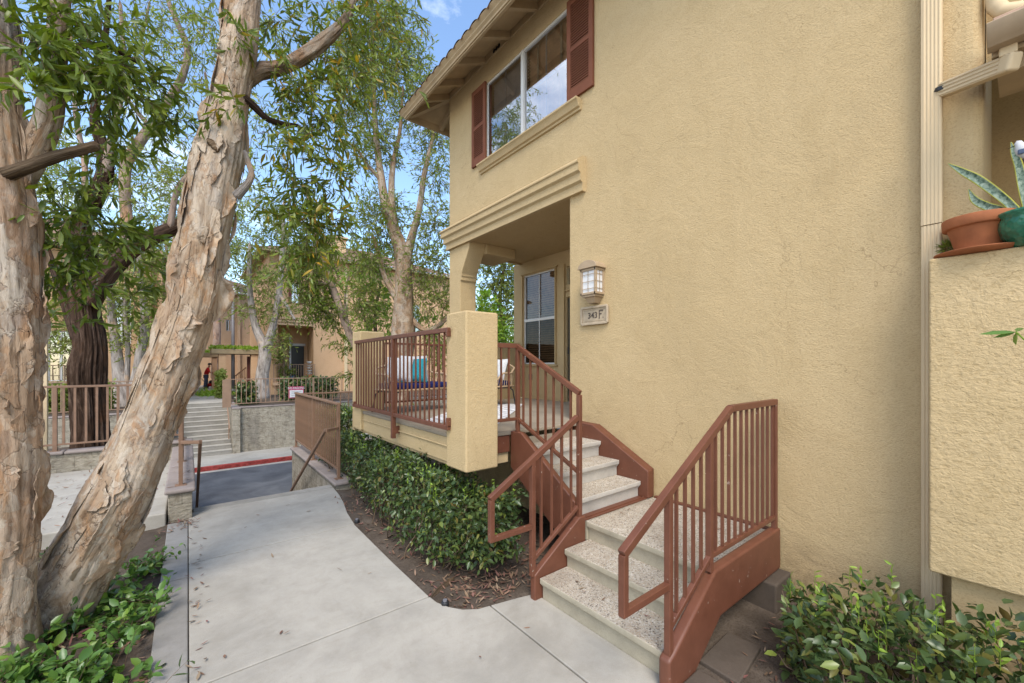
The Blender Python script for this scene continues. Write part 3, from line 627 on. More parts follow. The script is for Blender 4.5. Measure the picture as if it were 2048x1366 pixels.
# the two fences across the alley
x0 = xY(452, 19.77); t = rail_thing('railing', 'tan railing on the far block wall carrying the pink sign', (4, 19.77, -1.69))
level_rail(t, (x0, 19.77, 0), (15.5, 19.77, 0), -.56, -1.56, 'tan_rail', (.1, 3.2, 6.4, 9.6), .17, base_z=-1.69, bw=.026, pw=.07)
mb = MB(); mb.box((x0-.12, 19.73, -1.69), (x0+.16, 19.8, -.585)); mb.build('end_panel', 'tan_rail', t)
t = rail_thing('railing', 'tan railing on the far wall seen beside the dark trunk', (-6, 19.77, -1.69))
level_rail(t, (-10, 19.77, 0), (-.9, 19.77, 0), -.56, -1.56, 'tan_rail', (1, 4, 7, 9), .2, base_z=-1.69, bw=.026, pw=.07)
for xx, lab in ((1.30, 'tan handrail on the right side of the far concrete steps'), (-.5, 'tan handrail on the left side of the far concrete steps')):
    t = thing('handrail', lab, 'handrail', (xx, 21, ZS)); mb = MB(); mb.beam((xx, 19.7, -2.55), (xx, 22.6, -.72), .04, .04); mb.beam((xx, 22.6, -.72), (xx, 23.1, -.72), .04, .04); mb.build('bar', 'tan_rail', t, .004)
    for yy, za, zb in ((20.1, -3.0, -2.32), (22.7, -1.66, -.74)): MB().beam((xx, yy, za), (xx, yy, zb), .035, .035).build('post', 'tan_rail', t)

# ================================================================== THE HOUSE
XW, YC = 4.12, 7.19                        # face of the wall, far corner
ZF = -.7475                                # porch floor
XD, DY0, DY1 = 2.2, 3.62, 7.1              # deck
zc0, zc1 = .5584*XW, .668*XW               # band over the porch
house = thing('stucco_house', 'tan stucco house with raised porch, shuttered upper window and tiled eave', 'house', (5, 4, ZP))
wy0, wy1 = yX(1136, XW), yX(972, XW)       # upper window
wz0, wz1 = .866*XW, 1.207*XW
yop = yX(1141, XW)                         # near edge of the porch opening
mb = MB(); wallface(mb, lambda a, z, t: (XW+t, a, z), .3, YC, -2.3, 5.55, [(yop, YC+1, -2.4, zc0+.06), (wy0, wy1, wz0, wz1)], .22)
arc = [(XW+.075*(1-math.sin(q)), .165+.075*(1-math.cos(q))) for q in [R(90)*i/6 for i in range(7)][::-1]]
arc = [(XW, .3), (XW, .24), (XW+.006, .21), (XW+.022, .187), (XW+.045, .171), (XW+.075, .165), (5.6, .165), (5.6, .3)]
mb.prism(arc, -2.3, 5.55, 'z')
mb.box((XW+.01, YC-.01, zc0+.06), (9, YC, 5.55)); mb.box((XW+.01, yop, -2.3), (6.4, yop+.02, zc0+.06))
mb.build('wall', 'stucco', house)
# porch: ceiling, inner walls, corner column with flared bracket
MB().box((XW+.02, yop, zc0+.03), (6.4, YC-.012, zc0+.075)).build('porch_ceiling', 'stucco_soffit', house)
XI = 6.0
py0, py1, pz0, pz1 = yX(1110, XI), yX(1048, XI), .02, 2.02
mb = MB(); wallface(mb, lambda a, z, t: (XI+t, a, z), yop+.02, yX(1028, XI), ZF, zc0+.03, [(py0, py1, pz0, pz1), (4.85, yX(1133, XI), ZF, 1.38), (4.85, yX(1133, XI), 1.62, 2.0)], .12)
mb.box((XI+.001, yX(1028, XI)-.02, ZF), (XI+.6, yX(1028, XI), zc0+.03))
mb.build('porch_wall', 'stucco_smooth', house)
MB().box((XW+.36, 7.22, ZF-.3), (XI+.02, 7.42, .50)).build('parapet', 'stucco_smooth', house, .015)
yc_ = yX(920.7, XW)
mb = MB()
prof = [(YC, ZF-.3), (YC, zc0+.05), (yX(938, XW)-.02, zc0+.05), (yX(938, XW), zc0-.1), (yc_-.05, 1.78), (yc_-.05, 1.72), (yc_-.03, 1.70), (yc_-.03, 1.64), (yc_, 1.62), (yc_, ZF-.3)]
mb.prism(prof, XW-.004, XW+.36, 'x'); mb.build('corner_column', 'stucco', house, .012)
mb = MB(); mb.box((XW+.36, yX(938, XW)-.05, zc0-.16), (5.2, YC-.02, zc0+.04)); mb.build('end_beam', 'stucco_smooth', house, .02)
# deck
mb = MB(); mb.box((XD+.02, DY0, ZF-.045), (XI+.1, DY1, ZF)); mb.build('porch_floor', 'porch_floor', house, .01)
mb = MB(); mb.box((XD+.03, DY0+.05, ZF-.32), (XD+.14, DY1-.1, ZF-.047)); mb.box((XD+.05, DY0+.1, ZF-.36), (XD+.2, DY1-.1, ZF-.325)); mb.box((XD+.012, DY0+.05, ZF-.15), (XD+.03, DY1-.1, ZF-.13))
mb.box((XD+.15, DY0+.04, ZF-.36), (2.86, DY0+.16, ZF-.24)); mb.box((XD, DY1-.06, ZF-.36), (5.2, DY1+.05, ZF-.047)); mb.build('deck_fascia', 'stucco_smooth', house, .012)
MB().box((XD+.2, DY0+.012, ZF-.235), (2.86, DY0+.1, ZF-.047)).build('red_edge_trim', 'red', house, .006)
for (x0, y0, lab) in ((XD, yX(935.4, XD), 'near'), (XD, 6.68, 'far')):
    mb = MB(); mb.box((x0-.02, y0, -1.09 if lab == 'near' else -1.06), (x0+.385, y0+.405, .553)); mb.build('pier', 'stucco', house, .022, seg=3)
mb = MB(); mb.box((3.75, DY0+.3, -2.3), (3.9, DY1, ZF-.11)); mb.box((3.9, yop-.2, -2.3), (XW+.1, DY0+.31, ZF-.12)); mb.build('crawlspace_wall', 'stucco', house)
mb = MB()
for a, b in (((3.742, 3.95, -1.32), (3.742, 4.6, -1.32)), ((3.742, 3.95, -1.72), (3.742, 4.6, -1.72)), ((3.742, 3.96, -1.72), (3.742, 3.96, -1.32)), ((3.742, 4.59, -1.72), (3.742, 4.59, -1.32))): mb.beam(a, b, .03, .03)
mb.build('crawlspace_vent', 'trim', house)
# band over the porch opening, mitred round the corner
def mitred(name, prof, yR, mat, ret=2.5, bev=.006):
    n = len(prof); vs = [(XW-p, yR, z) for p, z in prof]+[(XW-p, YC+p, z) for p, z in prof]+[(XW+ret, YC+p, z) for p, z in prof]
    fs = [tuple(range(n))]+[(i, (i+1) % n, n+(i+1) % n, n+i) for i in range(n)]+[(n+i, n+(i+1) % n, 2*n+(i+1) % n, 2*n+i) for i in range(n)]
    mb = MB(); mb.add(vs, fs); return mb.build(name, mat, house, bev)
h = zc1-zc0
mitred('cornice', [(-.02, zc1), (.06, zc1), (.155, zc1-.075), (.155, zc1-.1), (.135, zc1-.11), (.135, zc1-.2), (.095, zc1-.225), (.095, zc0+.13), (.055, zc0+.105), (.055, zc0), (-.02, zc0)], yX(1161, XW-.1), 'stucco_smooth')
sy0, sy1 = yX(1155, XW-.08), yX(955, XW-.08)
MB().prism([(XW+.05, wz0-.002), (XW-.11, wz0-.002), (XW-.11, wz0-.03), (XW-.085, wz0-.045), (XW-.06, wz0-.115), (XW-.03, wz0-.125), (XW-.03, wz0-.155), (XW+.05, wz0-.16)], sy0, sy1, 'y').build('window_sill', 'stucco_smooth', house, .006)
# upper window
win = MB(); e = .035; xg = XW+.045
ym = yX(1043, XW)
for a, b in (((wy0, wz0), (wy1, wz0)), ((wy0, wz1), (wy1, wz1)), ((wy0, wz0), (wy0, wz1)), ((wy1, wz0), (wy1, wz1)), ((ym, wz0), (ym, wz1))):
    win.beam((xg, a[0], a[1]), (xg, b[0], b[1]), .06, .055 if a[0] != ym else .075, (1, 0, 0))
window = win.build('window', 'white_frame', house, .004)
for nm, y0, y1, mt, off in (('pane', wy0+.02, ym-.03, 'glass', .0), ('screened_pane', ym+.03, wy1-.02, 'glass_screen', -.012)):
    MB().add([(xg+off, y0, wz0+.02), (xg+off, y1, wz0+.02), (xg+off, y1, wz1-.02), (xg+off, y0, wz1-.02)], [(3, 2, 1, 0)]).build(nm, mt, window)
mb = MB()
for y0, y1 in ((wy0, ym), (ym, wy1)):
    yy = (y0+y1)/2; mb.beam((xg+.02, yy, wz0), (xg+.02, yy, wz1), .012, .022, (1, 0, 0))
    mb.beam((xg+.02, y0, (wz0+wz1)/2), (xg+.02, y1, (wz0+wz1)/2), .012, .022)
mb.build('muntins', 'white_frame', window)
for y0, y1, mt in ((wy0, ym, 'blind'), (ym, wy1, 'blind_grey')):
    mb = MB(); n = 27
    for i in range(n):
        z = wz0+.02+(wz1-wz0-.04)*i/(n-1); mb.beam((XW+.16, y0+.03, z), (XW+.16, y1-.03, z), .05, .006, (.75, 0, .65))
    mb.build('blind', mt, window)
mb = MB()
for yy in np.linspace(wy0+.25, ym-.25, 2): mb.box((XW+.12, yy-.02, wz0), (XW+.125, yy+.02, wz1))
mb.build('blind_tape', 'trim', window)
MB().box((XW+.2205, wy0-.02, wz0-.02), (XW+1.2, wy1+.02, wz1+.02)).build('room_shade', 'dark', house)  # black box, its colour stands in for the unlit interior
# shutters
def shutter(y0, y1):
    z0, z1 = wz0+.045, wz1+.02; x = XW-.022; mb = MB(); zm = z0+(z1-z0)*.47
    for a in (y0+.035, y1-.035): mb.box((x-.02, a-.035, z0), (x+.02, a+.035, z1))
    for za, zb in ((z0, z0+.14), (zm, zm+.06), (z1-.09, z1)): mb.box((x-.018, y0+.07, za), (x+.018, y1-.07, zb))
    s = mb.build('shutter', 'shutter', house, .004)
    mb = MB()
    for za, zb, n in ((z0+.14, zm, 15), (zm+.06, z1-.09, 16)):
        for i in range(n):
            z = za+(zb-za)*(i+.5)/n; mb.beam((x-.002, y0+.068, z), (x-.002, y1-.068, z), .014, .017, (.25, 0, .97))
    mb.build('louvre', 'shutter', s); MB().box((x+.015, y0+.07, z0+.14), (x+.019, y1-.07, z1-.09)).build('gap_shade', 'dark', s)  # black sheet behind the slats paints the shade between louvres
shutter(yX(1185, XW-.04), yX(1133, XW-.04)-.002); shutter(yX(970, XW-.04)+.002, yX(943, XW-.04))
# eave: gutter, fascia, soffit, tails, tiled roof
XE = 3.46; ze = 1.455*XE; YE = onX(808, 217, XE).y
gp = [(0, 0), (0, .03), (-.035, .06), (-.035, .075), (-.08, .12), (-.085, .135), (-.07, .135), (.0, .13), (.02, .13), (.02, 0)]
n = len(gp); vs = [(XE+p, -3, ze+z) for p, z in gp]+[(XE+p, YE-p, ze+z) for p, z in gp]+[(8.5, YE-p, ze+z) for p, z in gp]
MB().add(vs, [tuple(range(n))]+[(i, (i+1) % n, n+(i+1) % n, n+i) for i in range(n)]+[(n+i, n+(i+1) % n, 2*n+(i+1) % n, 2*n+i) for i in range(n)]).build('gutter', 'eave', house, .004)
MB().box((XE+.02, -3, ze-.02), (XE+.06, YE-.06, ze+.12)).box((XE+.02, YE-.06, ze-.02), (8.5, YE-.02, ze+.12)).build('eave_board', 'eave', house)
zi = ze+.30; k_ = .30/(XW-XE-.06)
mb = MB(); q = [(XE+.06, ze+.11), (XW+.02, zi+.11)]
mb.add([(q[0][0], -3, q[0][1]), (q[1][0], -3, q[1][1]), (q[1][0], YC, q[1][1]), (q[0][0], YE-.06, q[0][1])], [(0, 1, 2, 3)])
mb.add([(q[0][0], YE-.06, q[0][1]), (q[1][0], YC, q[1][1]), (8.5, YC, q[1][1]), (8.5, YE-.06, q[0][1])], [(0, 1, 2, 3)])
mb.build('soffit', 'eave', house)
MB().box((XW-.03, -3, zi-.02), (XW-.002, YC+.03, zi+.1)).box((XW-.03, YC+.002, zi-.02), (8.5, YC+.03, zi+.1)).build('frieze_board', 'eave', house)
for yy in [yX(1076, XW), yX(1021, XW), yX(971, XW), yX(929, XW)]+[yX(1076, XW)-.68*i for i in range(1, 9)]:
    MB().beam((XW-.03, yy, zi+.04), (XE+.06, yy, ze+.06), .075, .12).build('rafter_tail', 'eave', house, .004)
MB().beam((XW-.02, YC+.02, zi+.04), (XE+.08, YE-.08, ze+.06), .08, .12).build('rafter_tail', 'eave', house)
MB().beam((XW-.02, YC-.02, zi+.04), (XE+.06, YC-.04, ze+.06), .075, .12).build('rafter_tail', 'eave', house)
for xx in (XW+.15, XW+.85): MB().beam((xx, YC, zi+.04), (xx, YE-.06, ze+.06), .075, .12).build('rafter_tail', 'eave', house)
mb = MB()
for yy in (yX(1001, XW), yX(996, XW)-.0, yX(991, XW)): mb.tube([(XW-.034, yy, zi+.03), (XW-.02, yy, zi+.03)], .035, 12)
mb.build('vent_hole', 'dark', house)
yy = np.arange(-3, YE+.05, .025); ss = np.linspace(0, 1, 24); YY, SS = np.meshgrid(yy, ss)
XX = XE-.10+SS*(7.5-XE); lim = np.minimum(YY, YE+.08-(XX-XE+.10)); ZZ = ze+.135+(XX-XE)*.45+.055*np.abs(np.sin(lim*math.pi/.24))**.7+.02*((SS*24) % 1)
a = np.arange(len(ss)-1)[:, None]*len(yy)+np.arange(len(yy)-1)[None]
nmesh('roof', np.stack([XX, lim, ZZ], -1).reshape(-1, 3), [np.stack([a, a+1, a+len(yy)+1, a+len(yy)], -1).reshape(-1, 4)], 'rooftile', house)
xx = np.arange(XE-.05, 9, .025); XX, SS = np.meshgrid(xx, ss); Y2 = YE+.05-SS*4; lim = np.maximum(XX, XE-.05+SS*4)
ZZ = ze+.16+(YE-Y2)*.45+.055*np.abs(np.sin(lim*math.pi/.24))**.7
a = np.arange(len(ss)-1)[:, None]*len(xx)+np.arange(len(xx)-1)[None]
nmesh('roof', np.stack([lim, Y2, ZZ], -1).reshape(-1, 3), [np.stack([a, a+1, a+len(xx)+1, a+len(xx)], -1).reshape(-1, 4)], 'rooftile', house)
# porch window and door
mb = MB(); xg = XI+.04
for a, b, wd in (((py0, pz0), (py1, pz0), .05), ((py0, pz1), (py1, pz1), .05), ((py0, pz0), (py0, pz1), .05), ((py1, pz0), (py1, pz1), .05), ((py0, 1.0), (py1, 1.0), .075)): mb.beam((xg, *a), (xg, *b), .06, wd, (1, 0, 0))
wn = mb.build('window', 'white_frame', house, .004); zm = 1.0
MB().add([(xg, py0, zm), (xg, py1, zm), (xg, py1, pz1), (xg, py0, pz1)], [(3, 2, 1, 0)]).build('pane', 'glass_porch', wn)
MB().add([(xg-.015, py0, pz0), (xg-.015, py1, pz0), (xg-.015, py1, zm), (xg-.015, py0, zm)], [(3, 2, 1, 0)]).build('screened_pane', 'porch_screen', wn)
MB().beam((xg-.02, (py0+py1)/2, pz0), (xg-.02, (py0+py1)/2, pz1), .015, .015, (1, 0, 0)).build('muntins', 'white_frame', wn)
mb = MB()
for i in range(40): z = pz0+.03+i*(pz1-pz0-.06)/39; mb.beam((XI+.1, py0+.03, z), (XI+.1, py1-.03, z), .045, .005, (.7, 0, .7))
mb.build('blind', 'blind', wn); MB().box((XI+.125, py0-.05, pz0-.05), (XI+.9, py1+.05, pz1+.05)).build('room_shade', 'dark', house)  # porch room is a black box, its darkness put into the colour
mb = MB(); b_ = .07
for a, b in (((py0-b_-.02, pz0-b_/2), (py1+b_+.02, pz0-b_/2)), ((py0-b_-.02, pz1+b_/2), (py1+b_+.02, pz1+b_/2)), ((py0-b_/2, pz0), (py0-b_/2, pz1)), ((py1+b_/2, pz0), (py1+b_/2, pz1))): mb.beam((XI-.005, *a), (XI-.005, *b), .03, b_, (1, 0, 0))
mb.build('window_trim', 'stucco_soffit', house, .004)
dy1 = yX(1133, XI)
door = MB().box((XI+.03, 4.85, ZF+.01), (XI+.07, dy1-.02, 1.36)).build('screen_door', 'black_metal', house, .004)
MB().box((XI-.03, dy1-.1, .22), (XI+.03, dy1-.06, .36)).build('handle', 'black_metal', door, .004)
MB().box((XI+.04, 4.85, 1.64), (XI+.05, dy1-.02, 1.98)).build('transom', 'glass_screen', house)
mb = MB(); mb.beam((XI-.006, dy1+.04, ZF), (XI-.006, dy1+.04, 2.05), .03, .08, (1, 0, 0)); mb.beam((XI-.006, 4.85, 1.5), (XI-.006, dy1, 1.5), .03, .12, (1, 0, 0)); mb.build('door_trim', 'stucco_soffit', house, .004)
o = MB().box((XI-.035, yX(1062, XI)-.04, -.33), (XI, yX(1062, XI)+.04, -.2)).build('outlet_box', 'grey_pole', house, .006)
# neighbour's entry at the right edge: recess, eave, downspouts
mb = MB(); mb.box((5.3, -3, -2.3), (5.45, .17, 2.6)); mb.box((4.3, -3, 2.05), (4.45, .16, 5.5)); mb.build('entry_recess', 'stucco_soffit', house)
zg = .506*3.72
mb = MB(); mb.prism([(3.72, zg), (3.70, zg+.02), (3.66, zg+.05), (3.64, zg+.11), (3.66, zg+.115), (3.80, zg+.11), (3.80, zg)], -3, yX(1973, 3.7), 'y'); mb.build('entry_gutter', 'lamp_metal', house, .006)
MB().box((3.82, -3, zg-.02), (3.9, .12, zg+.1)).box((3.9, -3, zg-.10), (4.25, .1, zg)).build('entry_beam', 'eave', house, .006)
MB().box((3.78, -3, zg+.118), (4.3, yX(1985, 3.75), zg+.2)).build('entry_fascia', plain('pink_board', (.50, .33, .235), .7, .3), house, .006)
ds0, ds1 = yX(1884, XW-.05), yX(1843, XW-.05)
def ribbed(name, a0, a1, z0, z1, x):
    mb = MB(); nr = 5; pts = []
    for i in range(nr*4+1): f = i/(nr*4); pts.append((x-(.003 if i % 4 in (1, 2) else 0), a0+.004+(a1-a0-.008)*f))
    poly = [(XW-.003, a0), (x+.004, a0)]+pts+[(x+.004, a1), (XW-.003, a1)]
    mb.prism(poly, z0, z1, 'z'); return mb.build(name, 'cream_metal', house)
ds = ribbed('downspout', ds0, ds1, -1.98, .975, XW-.075); ribbed('downspout', ds0-.001, ds1+.001, .98, 5.2, XW-.08)
def pipe(name, pts, w_, h_, parent=house):
    mb = MB()
    for a, b in zip(pts[:-1], pts[1:]): mb.beam(a, b, w_, h_)
    return mb.build(name, 'cream_metal', parent, .014, seg=3)
p0 = onX(1993, 92, 3.86); p1 = onX(2006, 130, 3.8); p2 = onX(1945, 152, 3.93); p3 = onX(1884, 181, XW-.05)
def ribbedbeam(name, pts, w_, h_):
    mb = MB()
    for a, b in zip(pts[:-1], pts[1:]):
        mb.beam(a, b, w_*.86, h_); dv = (Vector(b)-Vector(a)).normalized(); up = Vector((0, 0, 1)); x = dv.cross(up).normalized(); y = x.cross(dv).normalized()
        for q in (-.36, -.12, .12, .36): mb.beam(Vector(a)+y*h_*q, Vector(b)+y*h_*q, w_, h_*.13)
    return mb.build(name, 'cream_metal', house, .004)
ribbedbeam('downspout_arm', [p1+Vector((.01, -.02, .0)), p3], .07, .095); dv = (p1-p3).normalized(); q1 = p1+Vector((.01, -.02, 0))
MB().beam(q1-dv*.03, q1+dv*.045, .074, .102).build('downspout_elbow', 'cream_metal', house, .018, seg=3); MB().beam(q1+Vector((0, 0, .045)), q1+Vector((0, 0, .16)), .06, .072).build('downspout_outlet', 'cream_metal', house, .008)
MB().tube([onX(1885, 176, XW-.06), onX(1883, 184, XW-.06)], [.042, .042], 10).build('sealant', 'blackish', house)
mb = MB(); mb.tube([onX(u, v, 4.15) for u, v in ((1993, -40), (1990, -5), (1992, 12), (2004, 22), (2030, 20), (2070, 10))], .045, 10); mb.build('downspout', 'cream_metal', house, 0, True)
mb = MB(); mb.box((XW-.02, .62, -2.02), (XW+.01, .98, -1.78)); mb.build('base_patch', 'stucco_smooth', house)
# low wall of the neighbour's entry
XL = 3.85; zl0, zl1 = -.356*XL, .1825*XL; yl = yX(1857, XL)
t = thing('stucco_parapet', 'rough tan stucco parapet wall holding the flower pots at the right edge', 'wall', (XL, -.5, zl0))
MB().box((XL, -3, zl0), (XL+.26, yl, zl1)).build('body', 'stucco_rough', t, .015, seg=3)
MB().box((XL+.06, -3, -2.3), (XL+.2, yl-.1, zl0-.002)).build('footing_wall', 'stucco_soffit', t)

# ================================================================== EXTERIOR STAIRS
st = thing('exterior_stairs', 'two flights of pebble topped steps with red brown stringers rising to the porch', 'stairs', (3, 2, ZP))
def topped(mb, name, bevel=.007, mat='riser', parent=st):
    o = mb.build(name, mat, parent, bevel); me = o.data; me.materials.append(M['pebble'])
    for p in me.polygons:
        if p.normal.z > .95: p.material_index = 1
    return o
def tread_prof(a, z, r, t): return [(a, z), (a, z-.042), (a+.006, z-.05), (a+.034, z-.085), (a+.034, z-r), (a+t, z-r), (a+t, z)]
for x0, z, r, t_ in ((2.35, -1.82, .19, .345), (2.65, -1.655, .17, .345), (2.95, -1.48, .18, 1.12)):
    topped(MB().prism(tread_prof(x0, z, r, t_), 1.412, 2.573 if t_ < 1 else 2.575, 'y'), 'step' if t_ < 1 else 'landing')
topped(MB().box((2.96, 2.578, -1.66), (4.07, 2.72, -1.482)), 'landing_edge', 0)
for y0, z, r, t_ in ((2.665, -1.297, .186, .345), (2.955, -1.115, .183, .32), (3.225, -.93, .186, .44)):
    topped(MB().prism(tread_prof(y0, z, r, t_), 2.935, 3.965, 'x'), 'step', mat='riser_pale')
mb = MB(); mb.box((2.935, DY0+.02, -.95), (3.965, DY0+.06, ZF-.102)); mb.build('top_riser', 'porch_floor', st)
RS = ('red', st, .012)
MB().prism([(2.30, -2.03), (2.30, -1.79), (2.335, -1.765), (2.86, -1.425), (2.945, -1.425), (2.945, -1.76), (2.62, -2.03)], 2.577, 2.64, 'y').build('stringer', *RS)
MB().prism([(2.275, -2.03), (2.275, -1.80), (2.33, -1.775), (2.875, -1.432), (4.085, -1.432), (4.085, -1.79), (2.95, -1.78), (2.56, -2.03)], 1.328, 1.408, 'y').build('stringer', 'red', st, .02)
MB().prism([(DY0+.005, ZF+.003), (3.44, ZF+.003), (2.642, -1.30), (2.642, -1.78), (2.72, -1.78), (DY0+.005, -1.16)], 2.862, 2.932, 'x').build('stringer', *RS)
MB().prism([(3.74, ZF+.012), (3.37, ZF+.0), (2.575, -1.175), (2.575, -1.475), (2.9, -1.475), (3.74, -1.0)], 3.968, 4.06, 'x').build('stringer', *RS)
MB().prism([(3.74, ZF+.004), (3.37, ZF-.008), (2.60, -1.17), (2.60, -1.475), (3.74, -1.47)], 4.062, XW-.004, 'x').build('wall_panel', 'red', st)
mb = MB(); mb.box((2.95, 2.585, -1.478), (3.967, 2.698, -1.468)); mb.box((3.0, 2.62, -1.5), (3.967, 2.63, -1.46)); mb.build('red_edge_strip', 'red', st, .003)
MB().box((4.075, 1.412, -1.6), (XW-.002, 2.572, -1.462)).build('wall_strip', 'red', st, .004)
MB().box((3.75, 1.25, -2.1), (4.1, 1.65, -1.795)).build('footing_block', 'dark_slab', st, .02)
MB().box((2.36, 1.12, -2.05), (2.62, 1.33, -1.985)).build('footing_block', 'dark_slab', st, .015)

# rails of the stairs (rectangular tube)
def stair_rail(t, axis, c, tops, bots, posts, pitch, loop=None, mat='red', tw=.045, th=.05):
    def pt(s, z): return Vector((s, c, z)) if axis == 'x' else Vector((c, s, z))
    def lerp(P_, s):
        for (a, za), (b, zb) in zip(P_[:-1], P_[1:]):
            if a <= s <= b: return za+(zb-za)*(s-a)/(b-a)
        return P_[0][1] if s < P_[0][0] else P_[-1][1]
    mb = MB()
    for p, q in zip(tops[:-1], tops[1:]): mb.beam(pt(*p), pt(*q), tw, th)
    mb.build('top_rail', mat, t, .004)
    mb = MB()
    for p, q in zip(bots[:-1], bots[1:]): mb.beam(pt(*p), pt(*q), .034, .034)
    mb.build('bottom_rail', mat, t, .004)
    for s, zb in posts: MB().beam(pt(s, zb), pt(s, lerp(tops, s)-.02), .042, .042).build('post', mat, t, .004)
    s = bots[0][0]+pitch*.8
    while s < bots[-1][0]-.03:
        if all(abs(s-p) > .05 for p, _ in posts): MB().beam(pt(s, lerp(bots, s)+.015), pt(s, lerp(tops, s)-.025), .019, .019).build('baluster', mat, t)
        s += pitch
    if loop: 
        (s0, z0, zb, s1) = loop; mb = MB(); mb.beam(pt(s0, z0-.004), pt(s0, zb-.018), .042, .042); mb.beam(pt(s0-.02, zb), pt(s1-.02, zb), .04, .042); mb.build('end_loop', mat, t, .004)
t = rail_thing('railing', 'red brown stair railing nearest the camera, ending at the tan wall', (3, 1.37, -1.43))
stair_rail(t, 'x', 1.365, [(1.855, -1.035), (3.175, -.325), (4.06, -.325)], [(2.33, -1.625), (2.85, -1.335), (4.05, -1.335)], [(2.325, -1.80), (2.85, -1.44), (4.04, -1.44)], .105, (1.868, -1.035, -1.36, 2.325))
t = rail_thing('railing', 'red brown stair railing with squared end loop beside the hedge', (2.5, 2.61, -1.43))
stair_rail(t, 'x', 2.608, [(1.855, -1.058), (2.86, -.49)], [(2.30, -1.66), (2.86, -1.33)], [(2.30, -1.80)], .125, (1.868, -1.058, -1.375, 2.30))
t = rail_thing('railing', 'red brown stair railing of the upper flight meeting the front pier', (2.88, 3, -1.43))
stair_rail(t, 'y', 2.885, [(2.60, -.265), (3.535, .212), (3.62, .212)], [(2.62, -1.01), (3.52, -.60)], [(2.606, -1.43), (3.52, ZF)], .118)
MB().beam((2.57, 3.535, .212), (2.905, 3.535, .212), .045, .05).build('top_rail', 'red', t, .004); MB().beam((2.57, 3.52, -.6), (2.885, 3.52, -.6), .034, .034).build('bottom_rail', 'red', t, .004)
for xx in (2.66, 2.765): MB().beam((xx, 3.53, -.59), (xx, 3.53, .2), .017, .017).build('baluster', 'red', t)
t = rail_thing('railing', 'red brown porch railing between the two tan piers', (2.15, 5, ZF))
XR = XD-.045; ya, yb = yX(898, XR), yX(711, XR)
MB().beam((XR, ya, .372), (XR, yb, .372), .042, .05).beam((XR, ya+.015, .36), (XR, ya+.015, .30), .05, .03).build('top_rail', 'red', t, .005)
MB().beam((XR, ya, -.665), (XR, yb+.1, -.665), .042, .05).beam((XR, ya+.015, -.66), (XR, ya+.015, -.56), .05, .03).beam((XR, yb+.03, -.66), (XR, yb+.03, -.6), .05, .03).build('bottom_rail', 'red', t, .005)
MB().beam((XR-.005, 5.25, -.98), (XR-.005, 5.25, .35), .055, .055).beam((XR, 5.25, -.87), (XD+.03, 5.25, -.87), .05, .10).build('post', 'red', t, .005)
nb = 26
proto = MB().beam((XR, 0, -.645), (XR, 0, .35), .017, .017).build('baluster', 'red', t)
for i in range(nb):
    y = ya+.10+(yb-ya-.14)*i/(nb-1)
    if abs(y-5.25) < .05: continue
    if i == 0: o = proto
    else: o = proto.copy(); COL.objects.link(o); o.parent = t; o.matrix_parent_inverse = proto.matrix_parent_inverse.copy()
    o.location.y = y
t = rail_thing('railing', 'red brown railing on the far end of the porch behind the bench', (3.2, 7.05, ZF))
level_rail(t, (2.6, 7.02, 0), (4.1, 7.02, 0), .40, -.66, 'red', (.06, 1.44), .115, base_z=ZF, bw=.017, pw=.04)
MB().beam((2.6, 7.02, -.42), (4.1, 7.02, -.42), .03, .03).build('middle_rail', 'red', t)

# ================================================================== WALL LAMP AND NUMBER PLAQUE
q = onX(1183, 566, XW-.1); yl_, zl_ = q.y, q.z
t = thing('wall_lamp', 'tan metal wall lantern with frosted panes above the number plaque', 'lamp', (XW, yl_, zl_))
hw, pj = .125, .17; z0, z1 = zl_-.155, zl_+.175
mb = MB()
for yy in (yl_-hw+.015, yl_+hw-.015):
    mb.box((XW-pj, yy-.015, z0), (XW-pj+.03, yy+.015, z1)); mb.box((XW-.03, yy-.015, z0), (XW-.002, yy+.015, z1))
for zz in (z0, z1-.03):
    mb.box((XW-pj-.004, yl_-hw-.004, zz), (XW-.002, yl_-hw+.026, zz+.03)); mb.box((XW-pj-.004, yl_+hw-.026, zz), (XW-.002, yl_+hw+.004, zz+.03)); mb.box((XW-pj-.004, yl_-hw, zz), (XW-pj+.026, yl_+hw, zz+.03))
mb.build('frame', 'lamp_metal', t, .004)
MB().box((XW-pj+.012, yl_-hw+.012, z0+.01), (XW-.004, yl_+hw-.012, z1-.01)).build('frosted_panes', 'frosted', t)
mb = MB(); w_ = .005
for zz in (z0+.075, zl_+.01, z1-.075): mb.beam((XW-pj+.002, yl_-hw-.01, zz), (XW-pj+.002, yl_+hw+.01, zz), w_, w_); mb.beam((XW-pj-.01, yl_-hw+.006, zz), (XW-.02, yl_-hw+.006, zz), w_, w_)
mb.beam((XW-pj+.002, yl_, z0+.02), (XW-pj+.002, yl_, z1-.02), w_, w_); mb.beam((XW-pj/2, yl_-hw+.006, z0+.02), (XW-pj/2, yl_-hw+.006, z1-.02), w_, w_)
mb.build('wires', 'lamp_metal', t)
mb = MB(); n = 12; arc = [(yl_+(hw+.03)*math.cos(math.pi*i/n), z1+.002+.10*math.sin(math.pi*i/n)) for i in range(n+1)]
mb.prism(arc, XW-pj-.025, XW-.001, 'x'); mb.build('arched_roof', 'lamp_metal', t, .004)
mb = MB(); mb.box((XW-pj+.01, yl_-hw+.02, z0-.028), (XW-.002, yl_+hw-.02, z0-.001))
b0 = [(XW-pj+.03, yl_-hw+.04), (XW-.002, yl_-hw+.04), (XW-.002, yl_+hw-.04), (XW-pj+.03, yl_+hw-.04)]; b1 = [(XW-.10, yl_-.05), (XW-.002, yl_-.05), (XW-.002, yl_+.05), (XW-.10, yl_+.05)]
